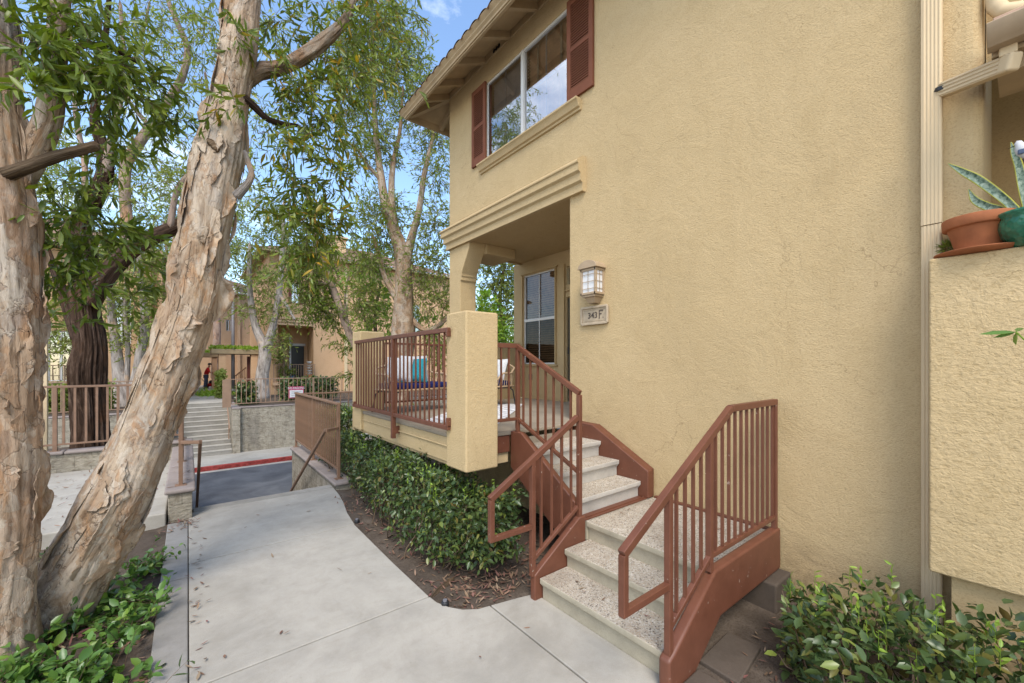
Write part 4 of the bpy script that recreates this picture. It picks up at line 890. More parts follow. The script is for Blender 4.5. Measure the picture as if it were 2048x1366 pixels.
mb.add([(x, y, z0-.029) for x, y in b0]+[(x, y, z0-.10) for x, y in b1], [(3, 2, 1, 0), (4, 5, 6, 7), (0, 1, 5, 4), (1, 2, 6, 5), (2, 3, 7, 6), (3, 0, 4, 7)]); mb.build('base_bracket', 'lamp_metal', t, .004)
pyA, pyB = yX(1214, XW-.03), yX(1163, XW-.03); pzA, pzB = onX(1188, 647, XW-.03).z, onX(1188, 614, XW-.03).z
t = thing('number_plaque', 'tan stone house number plaque reading 343 under the wall lamp', 'sign', (XW, (pyA+pyB)/2, pzA))
MB().box((XW-.022, pyA, pzA), (XW-.001, pyB, pzB)).build('plate', 'plaque', t, .004)
mb = MB()
for a, b in (((pyA, pzA), (pyB, pzA)), ((pyA, pzB), (pyB, pzB)), ((pyA, pzA), (pyA, pzB)), ((pyB, pzA), (pyB, pzB))): mb.beam((XW-.026, *a), (XW-.026, *b), .03, .028, (1, 0, 0))
mb.build('border', 'plaque', t, .005)
mb = MB(); i_ = .036
for k in range(34): y = pyA+i_+(pyB-pyA-2*i_)*k/33; mb.box((XW-.026, y-.0022, pzA+i_-.006), (XW-.0225, y+.0022, pzA+i_+.006)); mb.box((XW-.026, y-.0022, pzB-i_-.004), (XW-.0225, y+.0022, pzB-i_+.004))
mb.build('beading', 'plaque', t)
def text(s, size, mat, loc, rot, parent, name, depth=.004, sx=1):
    cu = bpy.data.curves.new(name, 'FONT'); cu.body = s; cu.size = size; cu.extrude = depth; cu.offset = .001*(size < .12); cu.align_x = 'CENTER'; cu.align_y = 'CENTER'
    ob = bpy.data.objects.new('tmp', cu); COL.objects.link(ob); bpy.context.view_layer.update()
    me = bpy.data.meshes.new_from_object(ob.evaluated_get(bpy.context.evaluated_depsgraph_get())); bpy.data.objects.remove(ob)
    me.transform(Matrix.Translation(loc) @ Matrix.Rotation(rot[1], 4, 'Z') @ Matrix.Rotation(rot[0], 4, 'X') @ Matrix.Diagonal((sx, 1, 1, 1)))
    me.materials.clear(); me.materials.append(M[mat]); return link(name, me, parent)
ymid, zmid = (pyA+pyB)/2, (pzA+pzB)/2; L_ = pyB-pyA
text('343', .105, 'numeral', Vector((XW-.024, ymid+L_*.06, zmid-.002)), (R(90), R(-90)), t, 'numerals', .004, 1.05)
mb = MB(); yq = ymid-L_*.20
mb.box((XW-.028, yq-.006, zmid-.05), (XW-.022, yq+.006, zmid+.06)); mb.box((XW-.028, yq-.06, zmid+.045), (XW-.022, yq-.007, zmid+.06)); mb.box((XW-.028, yq-.035, zmid+.006), (XW-.022, yq-.007, zmid+.02)); mb.box((XW-.027, yq-.064, zmid-.045), (XW-.0225, yq-.056, zmid-.033)); mb.build('letter', 'numeral', t)

# ================================================================== PORCH FURNITURE
def Tm(x, y, z, a): return Matrix.Translation((x, y, z)) @ Matrix.Rotation(a, 4, 'Z')
def pillow(name, mat, label, m, w_=.42, h_=.42, th=.075, stripes=False):
    nu = 14; vs = []; fs = []
    for sgn in (1, -1):
        o = len(vs)
        for i in range(nu+1):
            for j in range(nu+1):
                a, b = 2*i/nu-1, 2*j/nu-1; e = (1-a**4)*(1-b**4); pin = 1-.10*(1-abs(a*b))*0-.07*((1-a*a)*abs(b)**3+(1-b*b)*abs(a)**3)
                vs.append((a*w_/2*pin, sgn*th*e**.6, b*h_/2*pin+h_/2))
        for i in range(nu):
            for j in range(nu):
                k = o+i*(nu+1)+j; f = (k, k+nu+1, k+nu+2, k+1); fs.append(f if sgn < 0 else f[::-1])
    mb = MB(); mb.add(vs, fs); mb.moved(m); return tag(mb.build(name, mat, None, 0, True), label, 'pillow')
def wicker_seat(name, label, cat, m, wd, dp=.62):
    t = thing(name, label, cat, m.translation); hs = .36
    mb = MB()
    for sx in (-1, 1):
        for yy, ln in ((.08, .0), (dp-.06, .0)):
            mb.tube([m @ Vector((sx*(wd/2-.1), yy, hs)), m @ Vector((sx*(wd/2-.03), yy+(-.07 if yy < .3 else .07), .28)), m @ Vector((sx*(wd/2+.01), yy+(-.1 if yy < .3 else .1), 0))], .012, 8)
        mb.tube([m @ Vector((sx*(wd/2-.06), .05, .33)), m @ Vector((sx*(wd/2-.06), dp, .33))], .011, 8)
    mb.build('legs', 'black_metal', t, 0, True)
    mb = MB(); r = .017
    mb.tube([m @ Vector((-wd/2, 0, hs)), m @ Vector((wd/2, 0, hs)), m @ Vector((wd/2, dp, hs)), m @ Vector((-wd/2, dp, hs)), m @ Vector((-wd/2, 0, hs))], r, 8)
    loop = []
    for f in np.linspace(0, 1, 22):
        if f < .3: k = f/.3; p = (-wd/2-.03, .02+(dp-.1)*k*1., hs+.24*min(1, k*2.2)**.6)
        elif f < .7: k = (f-.3)/.4; p = (-wd/2+.0+wd*k, dp+.08, hs+.24+.17*math.sin(math.pi*k)**.5)
        else: k = 1-(f-.7)/.3; p = (wd/2+.03, .02+(dp-.1)*k, hs+.24*min(1, k*2.2)**.6)
        loop.append(m @ Vector(p))
    mb.tube(loop, r*1.05, 8); mb.build('frame', 'wicker', t, 0, True)
    mb = MB()
    for f in np.linspace(.03, .97, 44 if wd > .8 else 26):
        i = f*21; a = loop[int(i)].lerp(loop[min(21, int(i)+1)], i % 1); q = m.inverted() @ a
        bx = max(-wd/2, min(wd/2, q.x*.97)); by = max(0, min(dp, q.y)); mb.tube([a, m @ Vector((bx, by, hs))], .006, 5)
    mb.build('spindles', 'wicker', t)
    mb = MB(); mb.box((-wd/2+.03, .0, hs+.012), (wd/2-.03, dp-.04, hs+.10)); mb.moved(m); tag(mb.build('seat_cushion', 'navy', None, .03, seg=3), 'navy seat cushion lying on the '+('wicker bench' if wd > .8 else 'wicker chair'), 'cushion')
    return t
mB = Tm(3.02, 5.95, ZF, R(14))
wicker_seat('wicker_bench', 'wicker bench with thin black legs behind the porch railing', 'bench', mB, 1.15)
for dx, dy, a, tl, mt, lb in ((-.40, .38, R(-62), R(14), 'white_fabric', 'white pillow leaning on the left arm of the wicker bench'), (-.24, .20, R(-42), R(22), 'teal', 'teal pillow between the two white pillows on the wicker bench'), (-.06, .36, R(-24), R(18), 'white_fabric', 'larger white and grey pillow right of the teal one')):
    pillow('pillow', mt, lb, mB @ Matrix.Translation((dx+.1, dy, .47)) @ Matrix.Rotation(a, 4, 'Z') @ Matrix.Rotation(-tl, 4, 'X'), .46 if mt == 'white_fabric' else .43, .46 if dx > -.1 else .42)
mC = Tm(4.12, 6.08, ZF, R(-80))
wicker_seat('wicker_chair', 'wicker chair partly hidden behind the front pier', 'chair', mC, .6, .56)
pillow('pillow', 'white_fabric', 'white patterned pillow on the wicker chair', mC @ Matrix.Translation((.02, .36, .47)) @ Matrix.Rotation(R(-20), 4, 'X'), .42, .42)
rc = [onZ(1004, 843, ZF), onZ(1056, 802, ZF)]; ax = (rc[1]-rc[0]).normalized(); pe = Vector((-ax.y, ax.x, 0)); A_ = rc[0]-ax*.25
mb = MB(); mb.prism([tuple((A_)[:2]), tuple((A_+ax*2.6)[:2]), tuple((A_+ax*2.6+pe*1.02)[:2]), tuple((A_+pe*1.02)[:2])], ZF+.002, ZF+.012, 'z'); tag(mb.build('rug', 'rug', None, .003), 'pale grey patterned rug on the porch floor', 'rug')

# ================================================================== POTS AND SMALL THINGS ON THE LOW WALL
pc = Vector((XL+.12, yX(1957, XL+.12), zl1))
t = thing('flower_pot', 'terracotta pot standing on a saucer on the parapet', 'pot', pc)
MB().lathe(pc+Vector((0, 0, .022)), [(.095, 0), (.10, .0), (.135, .15), (.137, .155), (.158, .157), (.163, .163), (.166, .215), (.163, .222), (.145, .222), (.14, .15), (.09, .03)], 40).build('pot', 'terracotta', t, 0, True).modifiers.new('es', 'EDGE_SPLIT').split_angle = R(50)
sc_ = MB().lathe(pc, [(.14, .001), (.175, .004), (.20, .02), (.203, .026), (.19, .026), (.165, .016), (.0, .016)], 44).build('saucer', 'terracotta', t, 0, True)
gc = Vector((XL+.05, yX(2062, XL+.05)-.03, zl1))
t = thing('snake_plant', 'banded snake plant in a glossy green pot at the right edge', 'plant', gc)
gp_ = [(.085, .001), (.10, .004), (.145, .07), (.158, .12), (.157, .155), (.15, .175), (.168, .19), (.168, .205), (.15, .205), (.14, .17), (.0, .16)]
MB().lathe(gc, gp_, 40).build('pot', 'green_glaze', t, 0, True)
def strap(name, pts, wd, parent):
    C = spline([(*p, r) for p, r in zip(pts, wd)], 40); T, U, W = frames(C); vs = []; uv = []
    view = norm(-C[:, :3]); side = norm(np.cross(T, view)); nrm = np.cross(side, T)
    for i in range(40):
        for j in range(7): f = j/6-.5; vs.append(C[i, :3]+side[i]*f*2*C[i, 3]+nrm[i]*(4*f*f-.3)*C[i, 3]*.35); uv.append((j/6, i/39))
    a = np.arange(39)[:, None]*7+np.arange(6)[None]; o = nmesh(name, vs, [np.stack([a, a+1, a+8, a+7], -1).reshape(-1, 4)], 'snake', parent, True, uv)
    s_ = o.modifiers.new('thickness', 'SOLIDIFY'); s_.thickness = .005
X0 = XL+.06
strap('leaf', [onX(u, v, X0) for u, v in ((2050, 440), (2010, 400), (1960, 362), (1925, 343), (1896, 327))], [.016, .02, .022, .016, .001], t)
strap('leaf', [onX(u, v, X0+.02) for u, v in ((2040, 438), (2005, 420), (1975, 413), (1950, 400), (1937, 378))], [.012, .016, .021, .017, .001], t)
strap('leaf', [onX(u, v, X0+.03) for u, v in ((2062, 440), (2048, 380), (2037, 330), (2028, 305), (2022, 284))], [.018, .02, .016, .012, .001], t)
strap('leaf', [onX(u, v, X0+.05) for u, v in ((2085, 440), (2095, 360), (2110, 280), (2120, 230), (2125, 200))], [.018, .022, .02, .014, .001], t)
q = onX(1897, 500, XL+.2)
t = thing('small_succulent', 'tiny pale succulent behind the terracotta pot', 'plant', q)
n_ = 160; dd = norm(rng.normal(size=(n_, 3))+np.array([0, 0, .6])); leaves('leaf_tuft', np.array(q)+np.array([0, 0, .0])+dd*.03, dd, rng.uniform(.02, .06, n_), rng.uniform(.006, .011, n_), 'leaf_far', t)
q = onX(2046, 300, XL)
t = thing('bird_ornament', 'white bird ornament on a stake above the green pot', 'ornament', q)
mb = MB(); mb.lathe((0, 0, 0), [(.001, -.055), (.02, -.045), (.031, -.01), (.028, .02), (.018, .04), (.016, .055), (.001, .068)], 16); mb.moved(Matrix.Translation(q) @ Matrix.Rotation(R(-20), 4, 'X')); mb.build('body', 'white_fabric', t, 0, True)
MB().tube([q+Vector((0, .01, .045)), q+Vector((-.005, .055, .028))], [.006, .001], 8).build('beak', 'blackish', t); MB().tube([q+Vector((0, 0, -.05)), gc+Vector((0, -.02, .17))], .003, 6).build('stake', 'blackish', t)
MB().box((q.x-.034, q.y-.008, q.z-.03), (q.x-.02, q.y+.02, q.z)).build('wing_patch', 'jeans', t, .006)

# small items in the beds
def sprinkler(u, v, label):
    p = onZ(u, v, -2.0); t = thing('sprinkler_head', label, 'sprinkler', p); MB().lathe((p.x, p.y, -2.06), [(.032, 0), (.032, .075), (.026, .085), (.001, .085)], 16).build('body', 'blackish', t, 0, True); MB().lathe((p.x, p.y, -1.975), [(.018, 0), (.018, .012), (.001, .012)], 12).build('nozzle', 'grey_pole', t)
sprinkler(714, 1043, 'black sprinkler head by the far curve of the path'); sprinkler(890, 1208, 'black sprinkler head at the path edge near the steps')
mb = MB(); mb.prism([tuple(onZ(u, v, -1.99)[:2]) for u, v in ((1398, 1318), (1455, 1262), (1522, 1292), (1478, 1366))], -2.06, -1.992, 'z')
tag(mb.build('stepping_stone', 'dark_slab', None, .01), 'flat grey square stone lying in soil by the stair stringer', 'paving stone')
rp = onZ(895, 1165, -2.0); mb = MB(); C_ = [onZ(u, v, -2.02) for u, v in ((862, 1196), (884, 1176), (908, 1158))]
limb('stub', [(*C_[0], .012), (*(C_[1]+Vector((0, 0, .0))), .03), (*C_[2], .022)], 'burl', None, 16, 24, amp=.4, freq=20); tag(bpy.data.objects['stub'], 'cut woody root stub poking from the soil by the path', 'root'); bpy.data.objects['stub'].name = 'root_stub'

# ================================================================== ACROSS THE ALLEY
def window_on(parent, to, a0, a1, z0, z1, shade='blind_grey', frame='white_frame', cross=False):
    mb = MB(); f = .07
    for p, q in (((a0, z0), (a1, z0)), ((a0, z1), (a1, z1)), ((a0, z0), (a0, z1)), ((a1, z0), (a1, z1)), (((a0+a1)/2, z0), ((a0+a1)/2, z1))): mb.beam(to(*p, .06), to(*q, .06), .07, f, (0, 1, 0))
    wn = mb.build('window', frame, parent); mb = MB(); mb.add([to(a0, z0, .1), to(a1, z0, .1), to(a1, z1, .1), to(a0, z1, .1)], [(0, 1, 2, 3)]); mb.build('pane', 'glass_screen', wn)
    mb = MB()
    n = 14
    for i in range(n): z = z0+(z1-z0)*(i+.5)/n; mb.beam(to(a0, z, .2), to(a1, z, .2), .08, .012)
    mb.build('blind', shade, wn); mb = MB(); mb.add([to(a0-.1, z0-.1, .35), to(a1+.1, z0-.1, .35), to(a1+.1, z1+.1, .35), to(a0-.1, z1+.1, .35)], [(0, 1, 2, 3)]); mb.build('room_shade', 'dark', wn)  # near-black sheet behind the blind, painted as an unlit room
def tiled_hip(parent, x0, x1, y0, y1, z, rise=.42, over=.6):
    x0 -= over; x1 += over; y0 -= over; y1 += over; half = min(x1-x0, y1-y0)/2; xs = np.arange(x0, x1+.01, .08); ss = np.linspace(0, 1, 12); Xg, Sg = np.meshgrid(xs, ss)
    def sheet(Px, Py):
        a = np.arange(len(ss)-1)[:, None]*Px.shape[1]+np.arange(Px.shape[1]-1)[None]; return np.stack([a, a+1, a+Px.shape[1]+1, a+Px.shape[1]], -1).reshape(-1, 4)
    Xc = np.clip(Xg, x0+Sg*half, x1-Sg*half); Z = z+Sg*half*rise+.05*np.abs(np.sin(Xg*math.pi/.32))
    nmesh('roof', np.stack([Xc, y0+Sg*half, Z], -1).reshape(-1, 3), [sheet(Xg, Sg)], 'rooftile', parent)
    ys = np.arange(y0, y1+.01, .08); Yg, Sg = np.meshgrid(ys, ss); Yc = np.clip(Yg, y0+Sg*half, y1-Sg*half); Z = z+Sg*half*rise+.05*np.abs(np.sin(Yg*math.pi/.32))
    nmesh('roof', np.stack([x0+Sg*half, Yc, Z], -1).reshape(-1, 3), [sheet(Yg, Sg)], 'rooftile', parent)
    MB().box((x0+.02, y0+.02, z-.1), (x1, y0+.1, z+.02)).box((x0+.02, y0+.1, z-.1), (x0+.1, y1, z+.02)).box((x0+.1, y0+.1, z-.06), (x1, y1, z-.03)).build('eave', 'trim', parent)
# right hand neighbour with the recessed balcony
YB = 27.0; bR = thing('stucco_house', 'peach stucco house with planted balcony and tiled roof across the alley', 'house', (9, 30, ZT))
fx = lambda u: xY(u, YB)
def zv(u, v, Y): return onY(u, v, Y).z
xl, xr = fx(538), fx(900); zt_ = zv(669, 522, YB); zpb = zv(600, 775, YB); zpt = zv(600, 652, YB); xp0, xp1 = fx(556), fx(627)
mb = MB(); wallface(mb, lambda a, z, t: (a, YB+t, z), xl, xr, ZT-.3, zt_, [(xp0, xp1, zpb+.35, zpt), (fx(583), fx(598), zv(590, 606, YB), zv(590, 566, YB)), (fx(815), fx(840), zv(830, 665, YB), zv(830, 610, YB))], 1.6)
mb.box((xl, YB+.01, ZT-.3), (xl+.2, YB+9, zt_)); mb.box((xp0-.4, YB+1.601, zpb), (xp1+.6, YB+1.7, zpt+.3)); mb.box((xl, YB+9, ZT-.3), (xr, YB+9.2, zt_)); mb.build('wall', 'stucco_peach', bR)
to = lambda a, z, t: (a, YB+t, z)
window_on(bR, to, fx(583), fx(598), zv(590, 606, YB), zv(590, 566, YB)); window_on(bR, to, fx(815), fx(840), zv(830, 665, YB), zv(830, 610, YB))
for u0, u1 in ((577, 583), (598, 604)): MB().box((fx(u0), YB-.05, zv(590, 608, YB)), (fx(u1), YB-.003, zv(590, 564, YB))).build('shutter', 'dark_door', bR, .01)
mb = MB(); z = zpt
for i in range(3): mb.box((xp0-.3, YB-.22+.06*i, z+.34-.17*i), (xp1-.1, YB+.02, z+.5-.17*i))
mb.build('cornice', 'stucco_pale', bR, .02)
MB().box((xp1-.95, YB+1.52, zpb+.36), (xp1-.22, YB+1.59, zpb+2.55)).build('door', 'black_metal', bR); mb = MB(); mb.box((xp1-1.05, YB+1.5, zpb+.36), (xp1-.951, YB+1.6, zpb+3.1)); mb.box((xp1-.951, YB+1.5, zpb+2.56), (xp1-.15, YB+1.6, zpb+2.7)); mb.build('door_frame', 'white_frame', bR)
MB().box((xp0-.3, YB-.3, zpb+.18), (xp1+.1, YB+1.6, zpb+.345)).build('balcony_floor', 'stucco_pale', bR)
MB().box((fx(688), YB-.09, ZT), (fx(694), YB-.003, zt_-.1)).build('downspout', 'cream_metal', bR)
tiled_hip(bR, xl, xr, YB, YB+9.2, zt_); MB().box((fx(680), YB+2, zt_), (fx(711), YB+3.4, zt_+2.0)).box((fx(677), YB+1.9, zt_+2.0), (fx(714), YB+3.5, zt_+2.2)).build('chimney', 'stucco_pale', bR)
zr = zpb+.345
t = rail_thing('railing', 'brown balcony railing of the peach house across the alley', (xp0, YB-.25, zr)); level_rail(t, (xp0-.25, YB-.25, 0), (xp1+.03, YB-.25, 0), zr+1.05, zr+.1, 'tan_rail', (.0, xp1-xp0+.25), .13, base_z=zr, bw=.022)
for u, mt, lab, hh in ((565, 'terracotta', 'brown pot with a bush on the far balcony', .34), (583, 'blue_pot', 'blue glazed pot on the far balcony, left of the small bowl', .36), (605, 'blue_pot', 'low dark blue bowl on the far balcony', .2), (618, 'terracotta', 'square terracotta planter on the far balcony below the white post', .42)):
    x = fx(u); t = thing('plant_pot', lab, 'pot', (x, YB+.1, zr)); MB().lathe((x, YB+.1, zr+.01), [(.13, 0), (.2, hh), (.17, hh), (.12, .05)], 14).build('pot', mt, t, 0, True)
    if u == 565 or u == 583: leaves('leaf_tuft', np.array((x, YB+.1, zr+hh))+rng.normal(size=(260, 3))*.16+np.array([0, 0, .25]), rng.normal(size=(260, 3)), np.full(260, .14), np.full(260, .05), 'leaf_dark', t, 0)
x = fx(619); t = thing('planter_stand', 'white stacked planter post standing on the far balcony', 'planter', (x, YB+.05, zr)); mb = MB()
for i in range(5): mb.lathe((x, YB+.05, zr+.42+.17*i), [(.08, 0), (.15, .09), (.15, .11), (.07, .12)], 12)
mb.build('tiers', 'white_frame', t)
# the pale houses farther back
def back_house(label, Y, u0, u1, utop, vtop, dep, wins, mat='stucco_pale', proj=()):
    xl, xr = xY(u0, Y), xY(u1, Y); z1 = zv(utop, vtop, Y); b = thing('stucco_house', label, 'house', ((xl+xr)/2, Y+dep/2, ZT))
    hs = [(xY(a, Y), xY(b_, Y), zv((a+b_)/2, d, Y), zv((a+b_)/2, c, Y)) for a, b_, c, d, _ in wins]
    mb = MB(); wallface(mb, lambda a, z, t: (a, Y+t, z), xl, xr, ZT-.3, z1, hs, .3); mb.box((xl, Y+.01, ZT-.3), (xl+.2, Y+dep, z1)); mb.box((xr-.2, Y+.01, ZT-.3), (xr, Y+dep, z1)); mb.box((xl+.2, Y+dep-.2, ZT-.3), (xr-.2, Y+dep, z1)); mb.build('wall', mat, b)
    for h_, wdef in zip(hs, wins): window_on(b, lambda a, z, t: (a, Y+t, z), *h_, shade=wdef[4])
    for a, c in proj: MB().box((xY(a, Y), Y-.35, ZT-.2), (xY(c, Y), Y-.002, z1-.15)).build('pilaster', mat, b, .02)
    tiled_hip(b, xl, xr, Y, Y+dep, z1); return b
back_house('pale peach stucco house at the end of the far walk', 42, 300, 552, 440, 585, 10, [(352, 372, 640, 690, 'blind_grey'), (452, 462, 640, 662, 'blind_grey'), (500, 508, 640, 665, 'blind_grey')], 'stucco_pale', ((474, 480), (519, 525)))
back_house('peach stucco house with red shutters seen behind the dark trunk', 26, -330, 333, 240, 505, 9, [(96, 146, 662, 762, 'dark_door'), (222, 262, 590, 690, 'blind_grey')], 'stucco_peach', ((296, 303), (318, 326)))
# plank of the red entry behind left trunk
t = rail_thing('railing', 'tan balcony railing on the peach house behind the dark trunk', (-5, 25.5, -.3)); level_rail(t, (xY(20, 25.6), 25.6, 0), (xY(160, 25.6), 25.6, 0), zv(100, 730, 25.6), zv(100, 765, 25.6), 'tan_rail', (0, 1.5, 3.), .2)
# vine topped entry gates
def gate(label, u0, u1, vb, vt, Y, pw, vbase=None):
    x0, x1 = xY(u0, Y), xY(u1, Y); zb, z1 = zv(u0, vb, Y), zv(u0, vt, Y); t = thing('entry_arbor', label, 'arbor', ((x0+x1)/2, Y, ZT))
    MB().box((x0-.35, Y-.25, zb), (x1+.35, Y+1.4, z1)).build('beam', 'trim', t, .03)
    for x in (x0, x1-pw): MB().box((x, Y-.15, ZT-.1), (x+pw, Y+.45, zb-.003)).build('post', 'stucco_pale', t, .02)
    n = int(1600*(x1-x0)/3); pos = np.stack([rng.uniform(x0-.4, x1+.4, n), rng.uniform(Y-.35, Y+1.4, n), z1+rng.uniform(0, .16, n)], 1); leaves('vine', pos, rng.normal(size=(n, 3))+np.array([0, 0, .4]), np.full(n, .16), np.full(n, .09), 'leaf_new', t, 0)
gate('cream entry arbor topped with bright green vine behind the grey pole', 437, 515, 708, 698, 29, .35); gate('smaller vine topped entry arbor farther along the far walk', 372, 434, 714, 705, 36, .3)
t = rail_thing('railing', 'brown stair railing leading up to the porch behind the arbor', (3.3, 31, ZT)); mb = MB(); a, b = P(470, 752, 28), P(492, 735, 28); mb.beam(a, b, .06, .06); mb.beam(a-Vector((0, 0, .7)), b-Vector((0, 0, .7)), .05, .05); mb.build('rails', 'brown', t)
for f in np.linspace(0, 1, 8): q = a.lerp(b, f); MB().beam(q, q-Vector((0, 0, .7)), .03, .03).build('baluster', 'brown', t)
t = thing('garden_gate', 'dark red panelled door under the vine topped arbor', 'door', (xY(502, 29.6), 29.6, ZT)); mb = MB(); x0_, x1_ = xY(494, 29.3), xY(510, 29.3); z0_, z1_ = ZT+.6, zv(500, 713, 29.3); mb.box((x0_, 29.3, z0_), (x1_, 29.36, z1_)); mb.build('panel', 'dark_door', t)
mb = MB()
for i in range(6): x = x0_+(x1_-x0_)*(i+.5)/6; mb.box((x-.012, 29.28, z0_), (x+.012, 29.299, z1_))
mb.build('battens', 'dark_door', t)
# lamp post, sign, cream pole
q = onZ(466, 786, ZT); t = thing('light_pole', 'round grey light pole standing behind the far fence', 'pole', q); MB().tube([q, q+Vector((0, 0, 5.8))], [.10, .075], 14).build('shaft', 'grey_pole', t, 0, True); MB().lathe(q+Vector((0, 0, 5.8)), [(.08, 0), (.2, .06), (.24, .2), (.2, .42), (.04, .5)], 16).build('lantern', 'frosted', t, 0, True); MB().lathe(q, [(.16, 0), (.16, .22), (.11, .26)], 14).build('base', 'grey_pole', t, 0, True)
q = P(88, 860, 7.3); t = thing('cream_post', 'slim cream post beside the left edge trunk', 'post', (q.x, q.y, -1.86)); MB().box((q.x-.045, q.y-.045, -1.86), (q.x+.045, q.y+.045, 1.6)).build('shaft', 'cream_metal', t, .006); MB().box((q.x-.07, q.y-.07, 1.6), (q.x+.07, q.y+.07, 1.64)).build('cap', 'cream_metal', t)
sx0, sx1 = xY(577.5, 19.7), xY(607.5, 19.7); sz0, sz1 = zv(590, 796, 19.7), zv(590, 773, 19.7)
t = thing('parking_sign', 'white NO PARKING sign with pink border hung on the far railing', 'sign', ((sx0+sx1)/2, 19.7, sz0)); MB().box((sx0, 19.69, sz0), (sx1, 19.71, sz1)).build('border_plate', 'sign_pink', t); b_ = .035; hb = (sz1-sz0)*.24
MB().box((sx0+b_, 19.684, sz0+b_), (sx1-b_, 19.692, sz1-hb-b_)).build('panel', 'sign_white', t)
text('NO PARKING', .125, 'sign_white', Vector(((sx0+sx1)/2, 19.686, sz1-hb*.62)), (R(90), 0), t, 'heading', .003, .88)
mb = MB()
for i in range(4): z = sz1-hb-.11-i*.075; mb.box((sx0+.1, 19.68, z-.012), (sx1-.1-.06*(i % 2), 19.6835, z+.012))
mb.build('print_lines', 'sign_grey', t)
# white van in the alley, seen through the hedge
def van():
    x0, y0 = 4.1, 12.2; t = thing('parked_van', 'white van parked in the alley behind the hedge', 'van', (x0+2.2, y0+.9, ZA)); z = ZA
    pr_ = [(0, .35), (0, 1.0), (.08, 1.25), (.55, 1.85), (.9, 1.93), (4.6, 1.93), (4.7, 1.8), (4.72, .35)]
    MB().prism([(x0+a, z+b) for a, b in pr_], y0, y0+1.85, 'y').build('body', 'van_white', t, .06, seg=3)
    MB().prism([(x0+.32, z+1.3), (x0+.72, z+1.78), (x0+1.5, z+1.78), (x0+1.5, z+1.3)], y0-.006, y0+.002, 'y').build('window', 'blackish', t); MB().prism([(x0+.13, z+1.28), (x0+.52, z+1.79), (x0+.54, z+1.77), (x0+.15, z+1.26)], y0+.15, y0+1.7, 'y').build('windscreen', 'blackish', t)
    for xx in (.85, 3.8):
        for yy in (y0-.02, y0+1.65): o = MB().tube([(x0+xx, yy, z+.34), (x0+xx, yy+.22, z+.34)], .34, 22).build('wheel', 'blackish', t, .02); MB().tube([(x0+xx, yy-.008, z+.34), (x0+xx, yy+.01, z+.34)], .19, 18).build('rim', 'grey_pole', o)
    for yy in (y0+.2, y0+1.65): MB().lathe((x0-.004, yy, z+.8), [(.001, -.06), (.09, -.03), (.09, .03), (.001, .06)], 12).build('headlight', 'frosted', t)
    text("'OS", .42, 'navy', Vector((x0+2.6, y0-.004, z+.95)), (R(90), 0), t, 'lettering', .004)
van()
